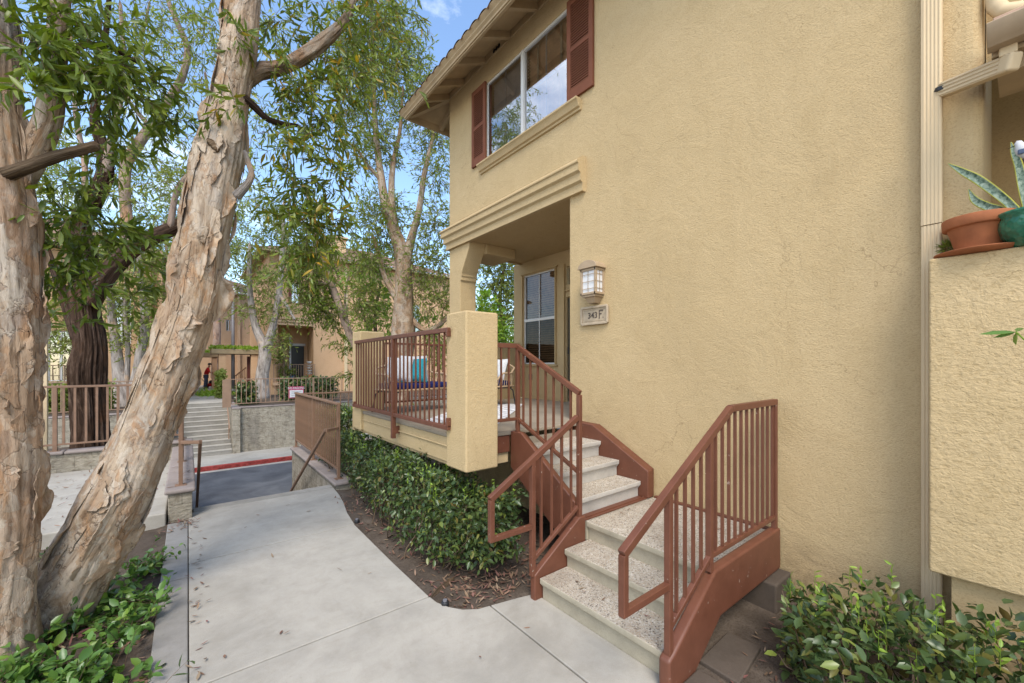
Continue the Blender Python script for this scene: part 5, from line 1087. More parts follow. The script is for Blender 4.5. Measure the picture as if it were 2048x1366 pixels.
# person in the red shirt, bending a little over a red machine on the far walk
def skin_mesh(name, verts, edges, radii, mat, parent, sub=2):
    me = bpy.data.meshes.new(name); me.from_pydata([tuple(v) for v in verts], edges, []); o = bpy.data.objects.new('tmp', me); COL.objects.link(o)
    sk = o.modifiers.new('skin', 'SKIN'); sb = o.modifiers.new('sub', 'SUBSURF'); sb.levels = sub; sb.render_levels = sub
    for i, r in enumerate(radii): me.skin_vertices[0].data[i].radius = (r if hasattr(r, '__len__') else (r, r))
    me.skin_vertices[0].data[0].use_root = True
    bpy.context.view_layer.update(); m2 = bpy.data.meshes.new_from_object(o.evaluated_get(bpy.context.evaluated_depsgraph_get())); bpy.data.objects.remove(o)
    m2.materials.clear(); m2.materials.append(M[mat]); return link(name, m2, parent, 0, True)
def person():
    p0 = onZ(412, 777, ZT); t = thing('person', 'person in red shirt, jeans and dark cap standing on the far walk', 'person', p0); q = math.atan2(FY, FX)
    m = Matrix.Translation(p0) @ Matrix.Rotation(q-R(55), 4, 'Z')       # local +x is where the person faces
    L3 = lambda *a: m @ Vector(a)
    V = [L3(0, 0, .93), L3(.03, 0, 1.12), L3(.09, 0, 1.34), L3(.13, 0, 1.46), L3(.17, 0, 1.53), L3(.20, 0, 1.66),
         L3(.0, .10, .86), L3(.05, .12, .48), L3(-.02, .13, .08), L3(.10, .14, .03), L3(.0, -.10, .86), L3(-.03, -.12, .48), L3(-.10, -.13, .08), L3(.02, -.14, .03),
         L3(.11, .19, 1.40), L3(.20, .24, 1.13), L3(.42, .17, 1.08), L3(.50, .15, 1.08), L3(.11, -.19, 1.40), L3(.20, -.24, 1.13), L3(.42, -.17, 1.10), L3(.50, -.15, 1.10)]
    E = [(0, 1), (1, 2), (2, 3), (3, 4), (4, 5), (0, 6), (6, 7), (7, 8), (8, 9), (0, 10), (10, 11), (11, 12), (12, 13), (2, 14), (14, 15), (15, 16), (16, 17), (2, 18), (18, 19), (19, 20), (20, 21)]
    r = [.13, .125, .14, .07, .055, .095, .085, .06, .045, .045, .085, .06, .045, .045, .055, .045, .032, .03, .055, .045, .032, .03]
    skin_mesh('body', V, E, r, 'skin', t)
    Ti = [0, 1, 2, 3, 14, 15, 18, 19]; mp = {a: i for i, a in enumerate(Ti)}
    skin_mesh('shirt', [V[i] for i in Ti], [(mp[a], mp[b]) for a, b in E if a in mp and b in mp], [.165, .16, .17, .085, .085, .07, .085, .07], 'red_shirt', t)
    Ti = [0, 6, 7, 8, 10, 11, 12]; mp = {a: i for i, a in enumerate(Ti)}
    skin_mesh('trousers', [V[i] for i in Ti], [(mp[a], mp[b]) for a, b in E if a in mp and b in mp], [.15, .105, .085, .07, .105, .085, .07], 'jeans', t)
    hd = L3(.21, 0, 1.68); MB().lathe(hd+Vector((0, 0, .01)), [(.112, -.03), (.115, .02), (.10, .075), (.06, .11), (.001, .12)], 18).build('cap', 'blackish', t, 0, True); MB().lathe(hd+(L3(.12, 0, 0)-L3(0, 0, 0)), [(.06, -.01), (.06, .004)], 14).build('cap_brim', 'blackish', t)
    for i in (17, 21):
        d = (V[i]-V[i-1]).normalized(); s = Vector((0, 0, 1)).cross(d).normalized(); mb = MB()
        for k in range(4): b0 = V[i]+d*.02+s*(k-1.5)*.017; mb.tube([b0, b0+d*.045-Vector((0, 0, .01)), b0+d*.075-Vector((0, 0, .035))], [.009, .008, .006], 6)
        b0 = V[i]-s*.02; mb.tube([b0, b0+d*.03-s*.025, b0+d*.055-s*.02-Vector((0, 0, .01))], [.01, .009, .007], 6); mb.build('fingers', 'skin', t, 0, True)
    for i in (9, 13): MB().lathe(V[i]-Vector((0, 0, .0))-(L3(.04, 0, 0)-L3(0, 0, 0)), [(.075, -.03), (.08, 0), (.06, .05), (.03, .07)], 12, 1.2).build('shoe', 'blackish', t, 0, True)
    mq = onZ(424, 776, ZT); t = thing('lawn_mower', 'red and black lawn mower beside the person on the far walk', 'mower', mq); m2 = Matrix.Translation(mq) @ Matrix.Rotation(q-R(60), 4, 'Z')
    mb = MB(); mb.box((-.35, -.26, .12), (.35, .26, .34)); mb.moved(m2); mb.build('deck', 'red_shirt', t, .06, seg=3); mb = MB(); mb.lathe((.0, 0, .34), [(.2, 0), (.21, .12), (.14, .2), (.05, .23)], 16); mb.moved(m2); mb.build('engine', 'blackish', t, 0, True)
    for sx in (-.33, .33):
        for sy in (-.29, .29): mb = MB(); mb.tube([(sx, sy-.03, .12), (sx, sy+.03, .12)], .12, 16); mb.moved(m2); mb.build('wheel', 'blackish', t)
    mb = MB(); mb.tube([(-.3, -.2, .3), (-.85, -.2, .95), (-.9, 0, 1.0), (-.85, .2, .95), (-.3, .2, .3)], .014, 6); mb.moved(m2); mb.build('handle', 'grey_pole', t)
person()

# ================================================================== TREES
def path3(pts, d):       # photo column, row, width -> a limb in space; d one distance or (start, end)
    n = len(pts); ds = [d]*n if not hasattr(d, '__len__') else np.linspace(d[0], d[1], n)
    return [pr(u, v, q, w_) for (u, v, w_), q in zip(pts, ds)]
def th_cam(fr, s):
    C, T, U, W = fr; L = np.concatenate([[0], np.cumsum(np.linalg.norm(np.diff(C[:, :3], axis=0), axis=1))]); i = min(len(C)-1, np.searchsorted(L, s)); v = norm(-C[i, :3]); return math.atan2(v.dot(W[i]), v.dot(U[i]))
def rnd_flakes(fr, n, s0, s1, seed, wid=(.15, .75), ln=(.10, .55)):
    g = np.random.default_rng(seed); out = []
    for k in range(n):
        s = g.uniform(s0, s1); out.append((s, th_cam(fr, s)+g.uniform(-2, 2), g.uniform(*wid), g.uniform(*ln), g.random()**3*1.9, g.uniform(.35, .8), g.uniform(0, 50), .003+.03*g.random()**2, g.choice([-1, 1])))
    return out
# leaning paperbark in front
tA = thing('paperbark_tree', 'leaning paperbark tree with peeling cream bark beside the path', 'tree', P(170, 1215, 3.36))
ptsA = path3([(50, 1330, 230), (88, 1260, 200), (132, 1180, 180), (182, 1090, 162), (236, 1000, 146), (278, 910, 120), (316, 810, 112), (357, 700, 106), (388, 600, 100), (405, 500, 100), (424, 400, 100), (444, 300, 96), (460, 200, 78), (478, 100, 76), (485, 0, 76), (494, -120, 70), (510, -320, 60)], (3.15, 3.45))
oA, frA = limb('trunk', ptsA, 'paperbark', tA, 96, 340, amp=.045, freq=3.2, furrow=.06, flare=.1)
sp = rnd_flakes(frA, 95, .35, 6.0, 5)
def atv(fr, v):          # arc length at which the trunk passes a photo row
    C = fr[0]; d = FX*C[:, 0]+FY*C[:, 1]; vv = CV-F*C[:, 2]/d; L = np.concatenate([[0], np.cumsum(np.linalg.norm(np.diff(C[:, :3], axis=0), axis=1))]); return float(L[np.argmin(abs(vv-v))])
for v, off, wd, ln, curl, side in ((590, .8, 1.15, .42, 1.9, 1), (1085, .35, .9, .42, 1.0, 1), (1060, .8, .8, .5, 1.3, 1), (240, -1.3, .8, .3, 1.5, -1), (330, -1.0, .7, .6, .9, -1), (420, -1.25, .7, .6, 1.2, -1), (540, -1.2, .8, .6, 1.3, -1), (660, -1.15, .7, .5, 1.2, -1), (760, -1.2, .7, .6, .9, -1), (880, -1.2, .8, .6, 1., -1), (980, -1.1, .8, .7, .8, -1), (400, .5, .6, .3, 1.3, 1), (450, .1, .5, .25, .9, 1), (690, .0, .5, .2, 1.0, 1), (640, -.2, .9, .16, 1.3, 1), (760, .9, .5, .35, 1.2, 1), (820, .95, .5, .3, 1., 1)):
    s = atv(frA, v); sp.append((s, th_cam(frA, s)+off, wd, ln, curl, .5, v*.37, .012, side))
flakes('loose_bark', frA, sp, 'paperbark', tA)
limb('limb', path3([(470, 172, 40), (515, 145, 36), (560, 136, 31), (605, 114, 30), (648, 82, 27), (690, 40, 18), (710, -10, 12), (720, -50, 8)], (3.4, 4.2)), 'paperbark_limb', tA, 40, 120, amp=.2, freq=6, furrow=.16)
limb('limb', path3([(478, 190, 22), (505, 210, 17), (532, 236, 14), (560, 246, 11), (600, 252, 7)], (3.35, 3.7)), 'darkbark', tA, 14, 40, amp=.14)
limb('limb', path3([(470, 395, 22), (492, 372, 16), (503, 350, 13), (497, 325, 11), (488, 300, 8)], 3.25), 'whitebark', tA, 14, 40, amp=.12)
limb('burl', path3([(428, 304, 20), (436, 298, 50), (444, 292, 22)], 3.26), 'burl', tA, 30, 24, amp=.35, freq=20)
cA = [cl(*q) for q in ((545, 150, 3.6, 50, 9), (600, 190, 3.7, 60, 14), (660, 180, 3.9, 60, 15), (690, 100, 4.1, 70, 18), (740, 50, 4.3, 80, 20), (640, 40, 4.0, 70, 13), (570, 40, 3.8, 60, 9), (790, 20, 4.5, 60, 12), (580, 290, 3.6, 60, 13), (640, 270, 3.8, 60, 15), (690, 240, 4.0, 50, 9), (610, 370, 3.7, 60, 17), (660, 350, 3.8, 50, 14), (575, 440, 3.6, 45, 11), (620, 450, 3.7, 55, 16), (670, 430, 3.8, 40, 10), (640, 510, 3.7, 30, 7), (590, 500, 3.6, 30, 6), (460, 205, 3.15, 22, 4), (470, 70, 3.2, 35, 4), (700, 170, 3.9, 50, 10), (760, 130, 4.3, 55, 9))]
crown(tA, cA, (.098, .24), 'leaf_near', droop=.6, length=.32, nodes=13, twig=.0025, dens=1.85)
# second paperbark, cut by the left edge
tB = thing('paperbark_tree', 'thick upright paperbark tree with grey and orange bark cut by the left edge', 'tree', P(0, 1290, 2.9))
ptsB = path3([(-25, 1330, 230), (-8, 1200, 170), (10, 1080, 150), (20, 950, 142), (20, 820, 138), (16, 690, 145), (12, 560, 150), (5, 430, 156), (-6, 310, 146), (-16, 180, 124), (-22, 60, 118), (-28, -120, 108), (-32, -320, 100)], 2.75)
oB, frB = limb('trunk', ptsB, 'paperbark_old', tB, 80, 280, amp=.06, freq=3.4, furrow=.06, flare=.15)
sp = rnd_flakes(frB, 90, .2, 5.2, 11, (.15, .8))
for v, off, wd, ln, curl, side in ((950, .9, .8, .4, .9, 1), (1010, 1.0, .8, .3, 1.4, 1), (1100, .6, .7, .5, .7, 1), (650, 1.1, .6, .4, 1.3, 1), (250, .9, .7, .35, 1.1, 1), (1180, .4, .7, .5, .9, 1)):
    s = atv(frB, v); sp.append((s, th_cam(frB, s)+off, wd, ln, curl, .5, v*.37, .012, side))
flakes('loose_bark', frB, sp, 'paperbark_old', tB)
limb('limb', path3([(28, 400, 50), (70, 306, 66), (98, 238, 62), (107, 170, 54), (113, 100, 50), (118, 30, 48), (122, -60, 44), (128, -200, 38)], 2.85), 'paperbark_old', tB, 48, 140, amp=.07, furrow=.05)
limb('limb', path3([(10, 350, 40), (66, 330, 34), (118, 312, 29), (160, 301, 27), (190, 292, 25), (196, 290, 16)], 2.66), 'burl', tB, 40, 90, amp=.16, freq=6, furrow=.15)
limb('limb', path3([(115, 115, 24), (150, 95, 18), (195, 90, 15), (250, 110, 10), (310, 150, 6)], (2.8, 3.2)), 'darkbark', tB, 12, 40, amp=.1)
cB = [cl(*q) for q in ((40, 40, 2.5, 70, 9), (110, 30, 2.7, 70, 12), (90, 110, 2.6, 60, 10), (160, 90, 2.8, 65, 15), (220, 60, 3.0, 60, 13), (200, 140, 2.9, 60, 16), (260, 150, 3.0, 60, 16), (310, 190, 3.2, 50, 12), (240, 210, 3.0, 55, 12), (175, 190, 2.9, 40, 7), (330, 240, 3.3, 35, 6), (60, 120, 2.5, 50, 6), (120, 380, 3.1, 50, 10), (150, 440, 3.1, 60, 17), (210, 470, 3.2, 60, 17), (270, 500, 3.4, 45, 9), (140, 520, 3.1, 50, 13), (200, 550, 3.2, 45, 9), (110, 570, 3.1, 40, 9), (110, 650, 3.2, 30, 4), (280, 600, 3.6, 40, 5), (320, 550, 3.8, 25, 3), (180, 330, 3.0, 45, 6), (250, 320, 3.2, 40, 5), (60, 200, 2.4, 35, 3))]
crown(tB, cB, (.105, .27), 'leaf_dark', droop=.45, length=.33, nodes=12, twig=.0028, dens=1.35)
# dark furrowed tree behind the railing
tC = thing('dark_bark_tree', 'dark furrowed trunk dividing into long limbs behind the left railing', 'tree', P(182, 915, 8.6))
ptsC = path3([(182, 935, 92), (181, 860, 80), (178, 790, 78), (176, 740, 84), (180, 690, 72), (172, 625, 66), (168, 560, 60), (168, 500, 54), (162, 450, 48), (185, 405, 44), (210, 350, 38), (206, 295, 32), (190, 240, 24), (198, 150, 16), (214, 50, 12), (220, -40, 10)], 8.6)
limb('trunk', ptsC, 'darkbark', tC, 110, 300, amp=.09, freq=1.5, furrow=.22, flare=.1)
limbs('limb', [path3([(176, 610, 54), (212, 552, 46), (258, 505, 42), (300, 477, 38), (350, 455, 34), (405, 428, 28), (430, 416, 14)], 8.5), path3([(160, 680, 40), (132, 600, 30), (112, 550, 22), (84, 470, 16), (60, 380, 12)], 8.7)], 'darkbark', tC, 28, 90, amp=.1, freq=1.5, furrow=.1)
limbs('limb', [path3([(262, 502, 30), (252, 420, 26), (252, 335, 26), (278, 285, 24), (322, 225, 20), (354, 175, 18), (369, 140, 15), (375, 95, 14), (353, 42, 12), (336, 0, 11), (320, -70, 9)], 8.6), path3([(212, 345, 22), (226, 262, 17), (240, 200, 14), (247, 110, 10), (240, 0, 8)], 8.4), path3([(166, 440, 18), (170, 335, 14), (152, 235, 12), (148, 150, 10), (138, 40, 8)], 8.9), path3([(340, 455, 16), (355, 380, 12), (390, 330, 10), (420, 250, 8), (410, 140, 6)], 8.2), path3([(300, 255, 12), (250, 180, 9), (280, 90, 7), (300, 0, 5)], 8.8)], 'pinkbark', tC, 14, 50, amp=.09, freq=1.5)
cC = [cl(*q) for q in ((150, 60, 8.8, 60, 22), (200, 20, 8.6, 60, 20), (260, 40, 8.4, 60, 24), (330, 60, 8.4, 55, 24), (400, 30, 8.2, 50, 20), (410, 110, 8, 55, 26), (300, 130, 8.4, 50, 22), (420, 190, 8, 45, 24), (340, 250, 8.2, 40, 16), (260, 230, 8.4, 45, 18), (420, 270, 8, 40, 18), (300, 300, 8.5, 45, 20), (230, 290, 8.6, 45, 18), (330, 360, 8.3, 50, 24), (280, 400, 8.8, 55, 26), (400, 360, 8.2, 45, 16), (120, 300, 9, 50, 22), (90, 400, 9, 45, 18), (110, 480, 9, 40, 14), (430, 50, 7.8, 40, 14), (520, 30, 8, 60, 24), (560, 90, 8, 45, 14), (500, 330, 8, 40, 16), (520, 260, 8, 35, 10), (170, 640, 9, 30, 5), (100, 620, 9.2, 40, 12), (540, 220, 8.2, 40, 12), (320, -30, 8.4, 70, 20), (450, -40, 8, 70, 20), (200, -90, 8.6, 80, 22), (330, -150, 8.4, 90, 26), (430, -220, 8, 90, 24), (240, -230, 8.6, 90, 24), (340, -330, 8.4, 90, 24), (520, -150, 8, 70, 16))]
crown(tC, cC, (.15, .24), 'leaf_airy', droop=.6, length=.7, nodes=12, twig=.005, detail=0, dens=1.35)

def tree(name, label, d, trunks, bark_, clumps, leaf, mat, droop=.6, length=1.0, base_uv=None, twig=.008, seg=14, rings=40, group=None, detail=0, dens=1.8):
    b = trunks[0][0]; t = thing(name, label, 'tree', P(b[0], b[1], d), group)
    limbs('trunk', [path3([(u, v, w_*(.8 if u > 600 else .95)) for u, v, w_ in q], d) for q in trunks], bark_, t, seg, rings, amp=.14, freq=1.2, furrow=.06)
    if clumps: crown(t, [cl(u, v, d, r, n, 1., 1.) for u, v, r, n in clumps], leaf, mat, droop=droop*.3, length=length*.5, nodes=11, twig=twig, detail=detail, dens=dens)
    return t
tree('paperbark_tree', 'tall twin stemmed paperbark tree rising behind the porch railing', 13,
     [[(800, 830, 74), (800, 740, 62), (806, 650, 58), (808, 570, 42), (803, 505, 36), (785, 450, 28), (768, 395, 22), (756, 310, 17), (749, 220, 13), (746, 110, 10), (742, 20, 8)],
      [(805, 560, 34), (818, 495, 24), (838, 420, 16), (848, 350, 12), (866, 270, 9), (872, 190, 6)], [(800, 500, 24), (784, 410, 18), (786, 330, 13), (800, 260, 9), (806, 170, 6)],
      [(806, 620, 20), (850, 660, 12), (890, 640, 10), (920, 600, 7)], [(762, 360, 12), (735, 330, 9), (715, 300, 7), (690, 280, 5)], [(795, 600, 20), (768, 550, 14), (755, 500, 11), (745, 470, 8)]], 'paperbark_far',
     [(745, 40, 75, 70), (700, 90, 60, 45), (790, 70, 60, 50), (725, 150, 65, 60), (780, 150, 60, 50), (735, 235, 55, 45), (770, 290, 45, 28), (720, 320, 40, 18), (835, 120, 50, 30), (850, 190, 45, 28), (870, 270, 45, 32), (865, 350, 40, 24), (780, 420, 50, 28), (735, 430, 50, 32), (870, 440, 50, 38), (860, 520, 55, 50), (735, 520, 55, 46), (770, 470, 40, 22), (840, 590, 40, 26), (730, 600, 45, 34), (890, 600, 50, 34), (690, 170, 45, 22), (800, 220, 40, 14), (745, -60, 90, 60), (880, 690, 40, 20), (830, 240, 40, 14)], (.145, .29), 'leaf_airy', .9, 1.0, seg=26, rings=90, dens=3.6)
tree('bright_shrub_tree', 'yellow green young tree below the paperbark behind the porch', 14.5,
     [[(765, 830, 14), (760, 740, 11), (750, 640, 9), (762, 560, 6)], [(758, 700, 8), (730, 640, 6), (715, 580, 4)]], 'twig',
     [(755, 580, 45, 36), (720, 560, 35, 22), (775, 640, 40, 34), (735, 640, 35, 26), (760, 520, 35, 22), (830, 640, 30, 14), (865, 660, 35, 18), (875, 720, 30, 16)], (.17, .28), 'leaf_bright', .5, .9, dens=2.2)
tree('leaning_tree', 'slender leaning tree with dark drooping foliage in front of the peach house', 15,
     [[(752, 830, 22), (735, 760, 22), (712, 700, 20), (688, 640, 18), (664, 570, 17), (642, 510, 14), (625, 450, 10), (615, 390, 7)], [(700, 680, 9), (690, 600, 7), (700, 540, 5)], [(660, 570, 9), (620, 560, 7), (585, 545, 5)]], 'pinkbark',
     [(600, 475, 40, 40), (635, 495, 42, 48), (590, 540, 38, 36), (625, 560, 45, 62), (655, 560, 34, 34), (645, 615, 40, 52), (672, 630, 34, 34), (615, 605, 32, 26), (625, 430, 38, 24), (688, 690, 24, 14), (655, 475, 28, 16), (700, 745, 20, 8)], (.17, .26), 'leaf_dark', 1.0, .9, dens=2.5)
tree('paperbark_tree', 'pale barked paperbark tree standing behind the far railing beside the grey pole', 21,
     [[(522, 806, 42), (524, 760, 30), (530, 715, 28), (527, 690, 24), (512, 655, 18), (503, 610, 14), (498, 550, 11), (500, 480, 8)], [(532, 700, 24), (546, 650, 16), (556, 600, 14), (562, 540, 12), (566, 470, 9), (568, 400, 6)], [(560, 590, 10), (590, 640, 5)]], 'whitebark',
     [(490, 500, 45, 36), (530, 470, 45, 36), (560, 450, 40, 28), (505, 560, 40, 36), (545, 560, 38, 32), (490, 620, 30, 18), (560, 625, 32, 22), (520, 610, 35, 26), (560, 685, 24, 14), (480, 440, 38, 20), (540, 400, 40, 20), (500, 390, 38, 16)], (.24, .26), 'leaf_far', .9, 1.3, twig=.01)
tree('white_bark_tree', 'multi stemmed tree with white flaky bark behind the dark trunk', 17,
     [[(255, 850, 60), (248, 800, 44), (238, 740, 30), (230, 680, 24), (222, 600, 18), (228, 520, 12)], [(262, 820, 34), (272, 760, 28), (280, 710, 24), (290, 640, 20), (282, 560, 16), (275, 470, 10)], [(252, 790, 16), (256, 700, 12), (250, 620, 10), (255, 540, 7)], [(274, 745, 12), (310, 720, 7), (335, 700, 5)]], 'whitebark',
     [(235, 600, 45, 40), (285, 590, 50, 46), (260, 530, 50, 44), (320, 570, 40, 30), (300, 640, 40, 30), (230, 660, 35, 22), (270, 690, 30, 16), (310, 500, 45, 34), (340, 520, 40, 24), (230, 500, 45, 28), (110, 640, 40, 24), (120, 700, 35, 20), (100, 570, 40, 20), (310, 740, 25, 8), (340, 640, 30, 12)], (.21, .3), 'leaf_far', .8, 1.1)
tree('leafy_tree', 'dense mid green tree with bright lower leaves seen through the porch opening', 17,
     [[(1005, 760, 16), (1008, 680, 13), (1000, 600, 10), (1010, 520, 6)], [(985, 720, 9), (970, 650, 7), (960, 590, 5)]], 'twig',
     [(1010, 540, 50, 90), (1015, 600, 50, 90), (1020, 660, 45, 70), (985, 560, 45, 50), (1000, 480, 50, 60), (1050, 560, 50, 50), (990, 640, 45, 56), (1040, 700, 40, 30)], (.18, .3), 'leaf_far', .5, 1.0)
tree('leafy_tree', 'bright lime leaved tree seen left in the porch opening', 15,
     [[(968, 760, 14), (965, 690, 11), (960, 620, 8)], [(965, 690, 8), (985, 660, 6)]], 'twig', [(960, 610, 35, 40), (975, 650, 40, 50), (950, 660, 40, 40), (985, 690, 40, 44), (1005, 680, 30, 26), (945, 700, 40, 30), (1000, 725, 30, 20)], (.2, .34), 'leaf_bright', .4, .8)
for q, lab in (((430, 470, 32, [(420, 560, 45, 30), (440, 500, 50, 40), (410, 440, 50, 40), (450, 430, 45, 36), (440, 370, 45, 30), (480, 480, 45, 34), (470, 400, 40, 26)]), 'hazy airy tree between the leaning trunk and the pale house'),
               ((350, 430, 30, [(350, 420, 50, 40), (330, 360, 45, 30), (380, 370, 45, 28), (310, 430, 45, 34), (370, 480, 45, 36), (340, 520, 40, 30)]), 'light airy tree showing left of the leaning trunk'),
               ((130, 420, 28, [(130, 420, 60, 40), (90, 360, 60, 40), (170, 380, 50, 34), (120, 500, 60, 50), (90, 560, 50, 34), (60, 300, 60, 30), (130, 300, 50, 26), (180, 480, 40, 30)]), 'pale green tree above the house at the left edge'),
               ((720, 600, 33, [(720, 640, 45, 30), (705, 590, 40, 26), (740, 560, 40, 24)]), 'distant grey green tree beside the peach house')):
    u, v, d, cc = q; tree('airy_tree', lab, d, [[(u, 770, 22), (u+4, 650, 16), (u-3, 560, 12), (u, v, 8)], [(u, 610, 9), (u+22, v, 6)], [(u, 640, 9), (u-24, v+10, 6)]], 'pinkbark', cc, (.34, .26), 'leaf_airy' if d < 34 else 'leaf_far', 1., 1.7, twig=.015, seg=10, rings=24, group='background trees')
tree('small_cypress', 'small dark bushy tree in front of the far balcony', 23.5, [[(568, 800, 8), (568, 740, 6), (566, 690, 4)]], 'twig', [(566, 690, 16, 22), (562, 720, 16, 22), (568, 740, 12, 12), (560, 665, 12, 10)], (.16, .3), 'leaf_dark', .2, .6)

# ================================================================== HEDGES AND GROUND PLANTS
def hedge(name, label, poly, z0, z1, n, leaf, mat, seed, rough=.07, stems=40, new=0.05, cat='hedge', base_r=.010):
    """poly: plan outline (x,y); leaves fill a rough shell of that clipped volume"""
    g = np.random.default_rng(seed); A = np.array(poly); c = A.mean(0); t = thing(name, label, cat, (c[0], c[1], ZP))
    tri = [(c, A[i], A[(i+1) % len(A)]) for i in range(len(A))]; ar = np.array([abs(np.cross(b-a, d-a)) for a, b, d in tri]); k = g.choice(len(tri), n*3, p=ar/ar.sum()); s = np.sqrt(g.random((n*3, 1))); q = g.random((n*3, 1)); T3 = np.array(tri)
    p2 = T3[k, 0]*(1-s)+T3[k, 1]*s*(1-q)+T3[k, 2]*s*q; rel = s[:, 0]; z = g.uniform(0, 1, n*3)
    topn = z1+rough*vnoise(np.stack([p2[:, 0]*3.5, p2[:, 1]*3.5, np.full(len(p2), seed)], -1), 3)*1.6
    depth = np.maximum(rel**4, z**5)                                     # near a side or near the top
    keep = (g.random(n*3) < .10+.9*depth) & (z < 1-.25*np.maximum(0, rel-.7)/.3*g.random(n*3)); idx = np.where(keep)[0][:n]
    p2, z, rel, topn = p2[idx], z[idx], rel[idx], topn[idx]; m = len(idx)
    out = p2-c; out = np.concatenate([norm(out)*(rel**3)[:, None], (z**3)[:, None]], 1)+g.normal(size=(m, 3))*.35
    wob = vnoise(np.stack([p2[:, 0]*4, p2[:, 1]*4, z*3+seed], -1), 3)*rough
    pos = np.stack([p2[:, 0], p2[:, 1], z0+(topn-z0)*z], 1)+norm(out)*wob[:, None]
    dirs = norm(out*.7+g.normal(size=(m, 3))*.7+np.array([0, 0, -.1]))
    l = leaf[0]*g.uniform(.55, 1.25, m); leaves('foliage', pos, dirs, l, l*leaf[1]*g.uniform(.8, 1.15, m), mat, t, 1, .3, .9)
    if new:
        kk = g.choice(np.where(z > .75)[0], max(6, int(m*new*.25))); nn = 5; pp = np.repeat(pos[kk], nn, 0)+np.tile(np.array([0, 0, .028]), (len(kk)*nn, 1))*np.tile(np.arange(nn), len(kk))[:, None]; dd = norm(g.normal(size=(len(pp), 3))+np.array([0, 0, .7])); leaves('new_shoots', pp, dd, np.full(len(pp), leaf[0]*.62), np.full(len(pp), leaf[0]*.24), 'leaf_new', t, 1); twigs('shoot_stems', pos[kk][:, None]+np.linspace(-.03, .125, 5)[None, :, None]*np.array([0, 0, 1.]), .0022, 'leaf_new', t)
    nst = stems; k = g.choice(m, nst); top = pos[k]; b = top.copy(); b[:, :2] = c+(top[:, :2]-c)*.8+g.normal(size=(nst, 2))*.05; b[:, 2] = ZP-.05
    f = np.linspace(0, 1, 6)[None, :, None]; Ls = b[:, None]*(1-f)+top[:, None]*f+g.normal(size=(nst, 6, 3))*.025; twigs('stems', Ls, base_r, 'twig', t); return t
hedge('clipped_hedge', 'long clipped dark green hedge under the porch edge', [(2.05, 3.02), (2.6, 3.0), (2.62, 4.4), (2.6, 7.6), (2.35, 8.7), (2.02, 8.7), (2.05, 7.0), (1.9, 5.6), (1.76, 4.3), (1.82, 3.4)], -1.86, -1.21, 13000, (.062, .52), 'leaf_hedge', 4, .14, 140, .03)
hedge('clipped_hedge', 'rounded bush at the far end of the porch hedge by the brown railing', [(2.2, 9.0), (2.9, 8.9), (3.1, 9.9), (2.6, 10.3), (2.15, 10.0)], -1.9, -.98, 3200, (.085, .5), 'leaf_hedge', 9, .1, 24, .05)
hedge('loose_shrub', 'glossy leaved shrub with bright shoots in the right foreground', [(2.98, .98), (3.4, 1.02), (3.75, .75), (3.75, -.6), (3.1, -.6), (2.8, .1), (2.72, .62)], -2.0, -1.47, 2900, (.075, .56), 'leaf_hedge', 15, .09, 110, .055, 'shrub', .008)
def low_plant(name, label, spots, seed, n, leaf, mat, h=.22):
    g = np.random.default_rng(seed); c = np.mean([s[:2] for s in spots], 0); t = thing(name, label, 'plant', (c[0], c[1], ZP)); P_ = []
    for x, y, r, k in spots:
        q = g.normal(size=(int(n*k), 2))*r*.55; P_.append(np.column_stack([x+q[:, 0], y+q[:, 1], np.full(len(q), -2.04)]))
    b = np.vstack(P_); m = len(b); d = norm(np.column_stack([g.normal(size=(m, 2))*.9, np.full(m, .9)])); L = h*g.uniform(.6, 1.5, m); f = np.linspace(0, 1, 7)[None, :, None]
    A = b[:, None]+d[:, None]*f*L[:, None, None]+np.array([0, 0, -.25])*f*f*L[:, None, None]; twigs('stems', A, .003, 'twig', t)
    pos = A[:, 2:].reshape(-1, 3); mm = len(pos); dd = norm(norm(g.normal(size=(mm, 3)))+np.repeat(d, 5, 0)*.5); l = leaf[0]*g.uniform(.6, 1.2, mm); leaves('foliage', pos, dd, l, l*leaf[1], mat, t, 1, .3, 1.4); return t
def gz_(u, v, z=-1.9): p = onZ(u, v, z); return (p.x, p.y)
low_plant('ground_cover_shrub', 'broad leaved ground cover at the foot of the leaning tree, bottom left', [(*gz_(130, 1240), .16, 1), (*gz_(230, 1190), .14, 1), (*gz_(60, 1330), .18, 1.2), (*gz_(180, 1320), .14, .8), (*gz_(-60, 1300), .2, 1.2), (*gz_(270, 1130), .10, .6), (*gz_(100, 1400), .2, 1.2), (*gz_(20, 1250), .15, 1), (*gz_(250, 1240), .1, .8), (*gz_(200, 1380), .16, 1), (*gz_(0, 1390), .2, 1.4), (*gz_(-100, 1420), .25, 1.2)], 21, 34, (.088, .58), 'leaf_ground', .24)
low_plant('ground_cover_shrub', 'small dark green plant between the two paperbark trunks', [(*gz_(90, 1100), .12, 1.2), (*gz_(70, 1120), .1, .8)], 23, 40, (.055, .55), 'leaf_hedge', .2)
low_plant('ground_cover_shrub', 'thin sprigs hugging the right side of the leaning trunk', [(*gz_(290, 1110), .06, 1), (*gz_(310, 1180), .07, 1)], 25, 16, (.06, .5), 'leaf_ground', .26)
def row_hedge(lab, x0, x1, y, z0, z1, n, mat='leaf_far', seed=1):
    g = np.random.default_rng(seed); t = thing('low_hedge', lab, 'hedge', ((x0+x1)/2, y, z0)); p = np.column_stack([g.uniform(x0, x1, n), y+g.normal(size=n)*.25, g.uniform(z0, z1, n)]); p[:, 2] += .12*vnoise(p*1.5, 2); leaves('foliage', p, g.normal(size=(n, 3)), np.full(n, .16), np.full(n, .09), mat, t, 0)
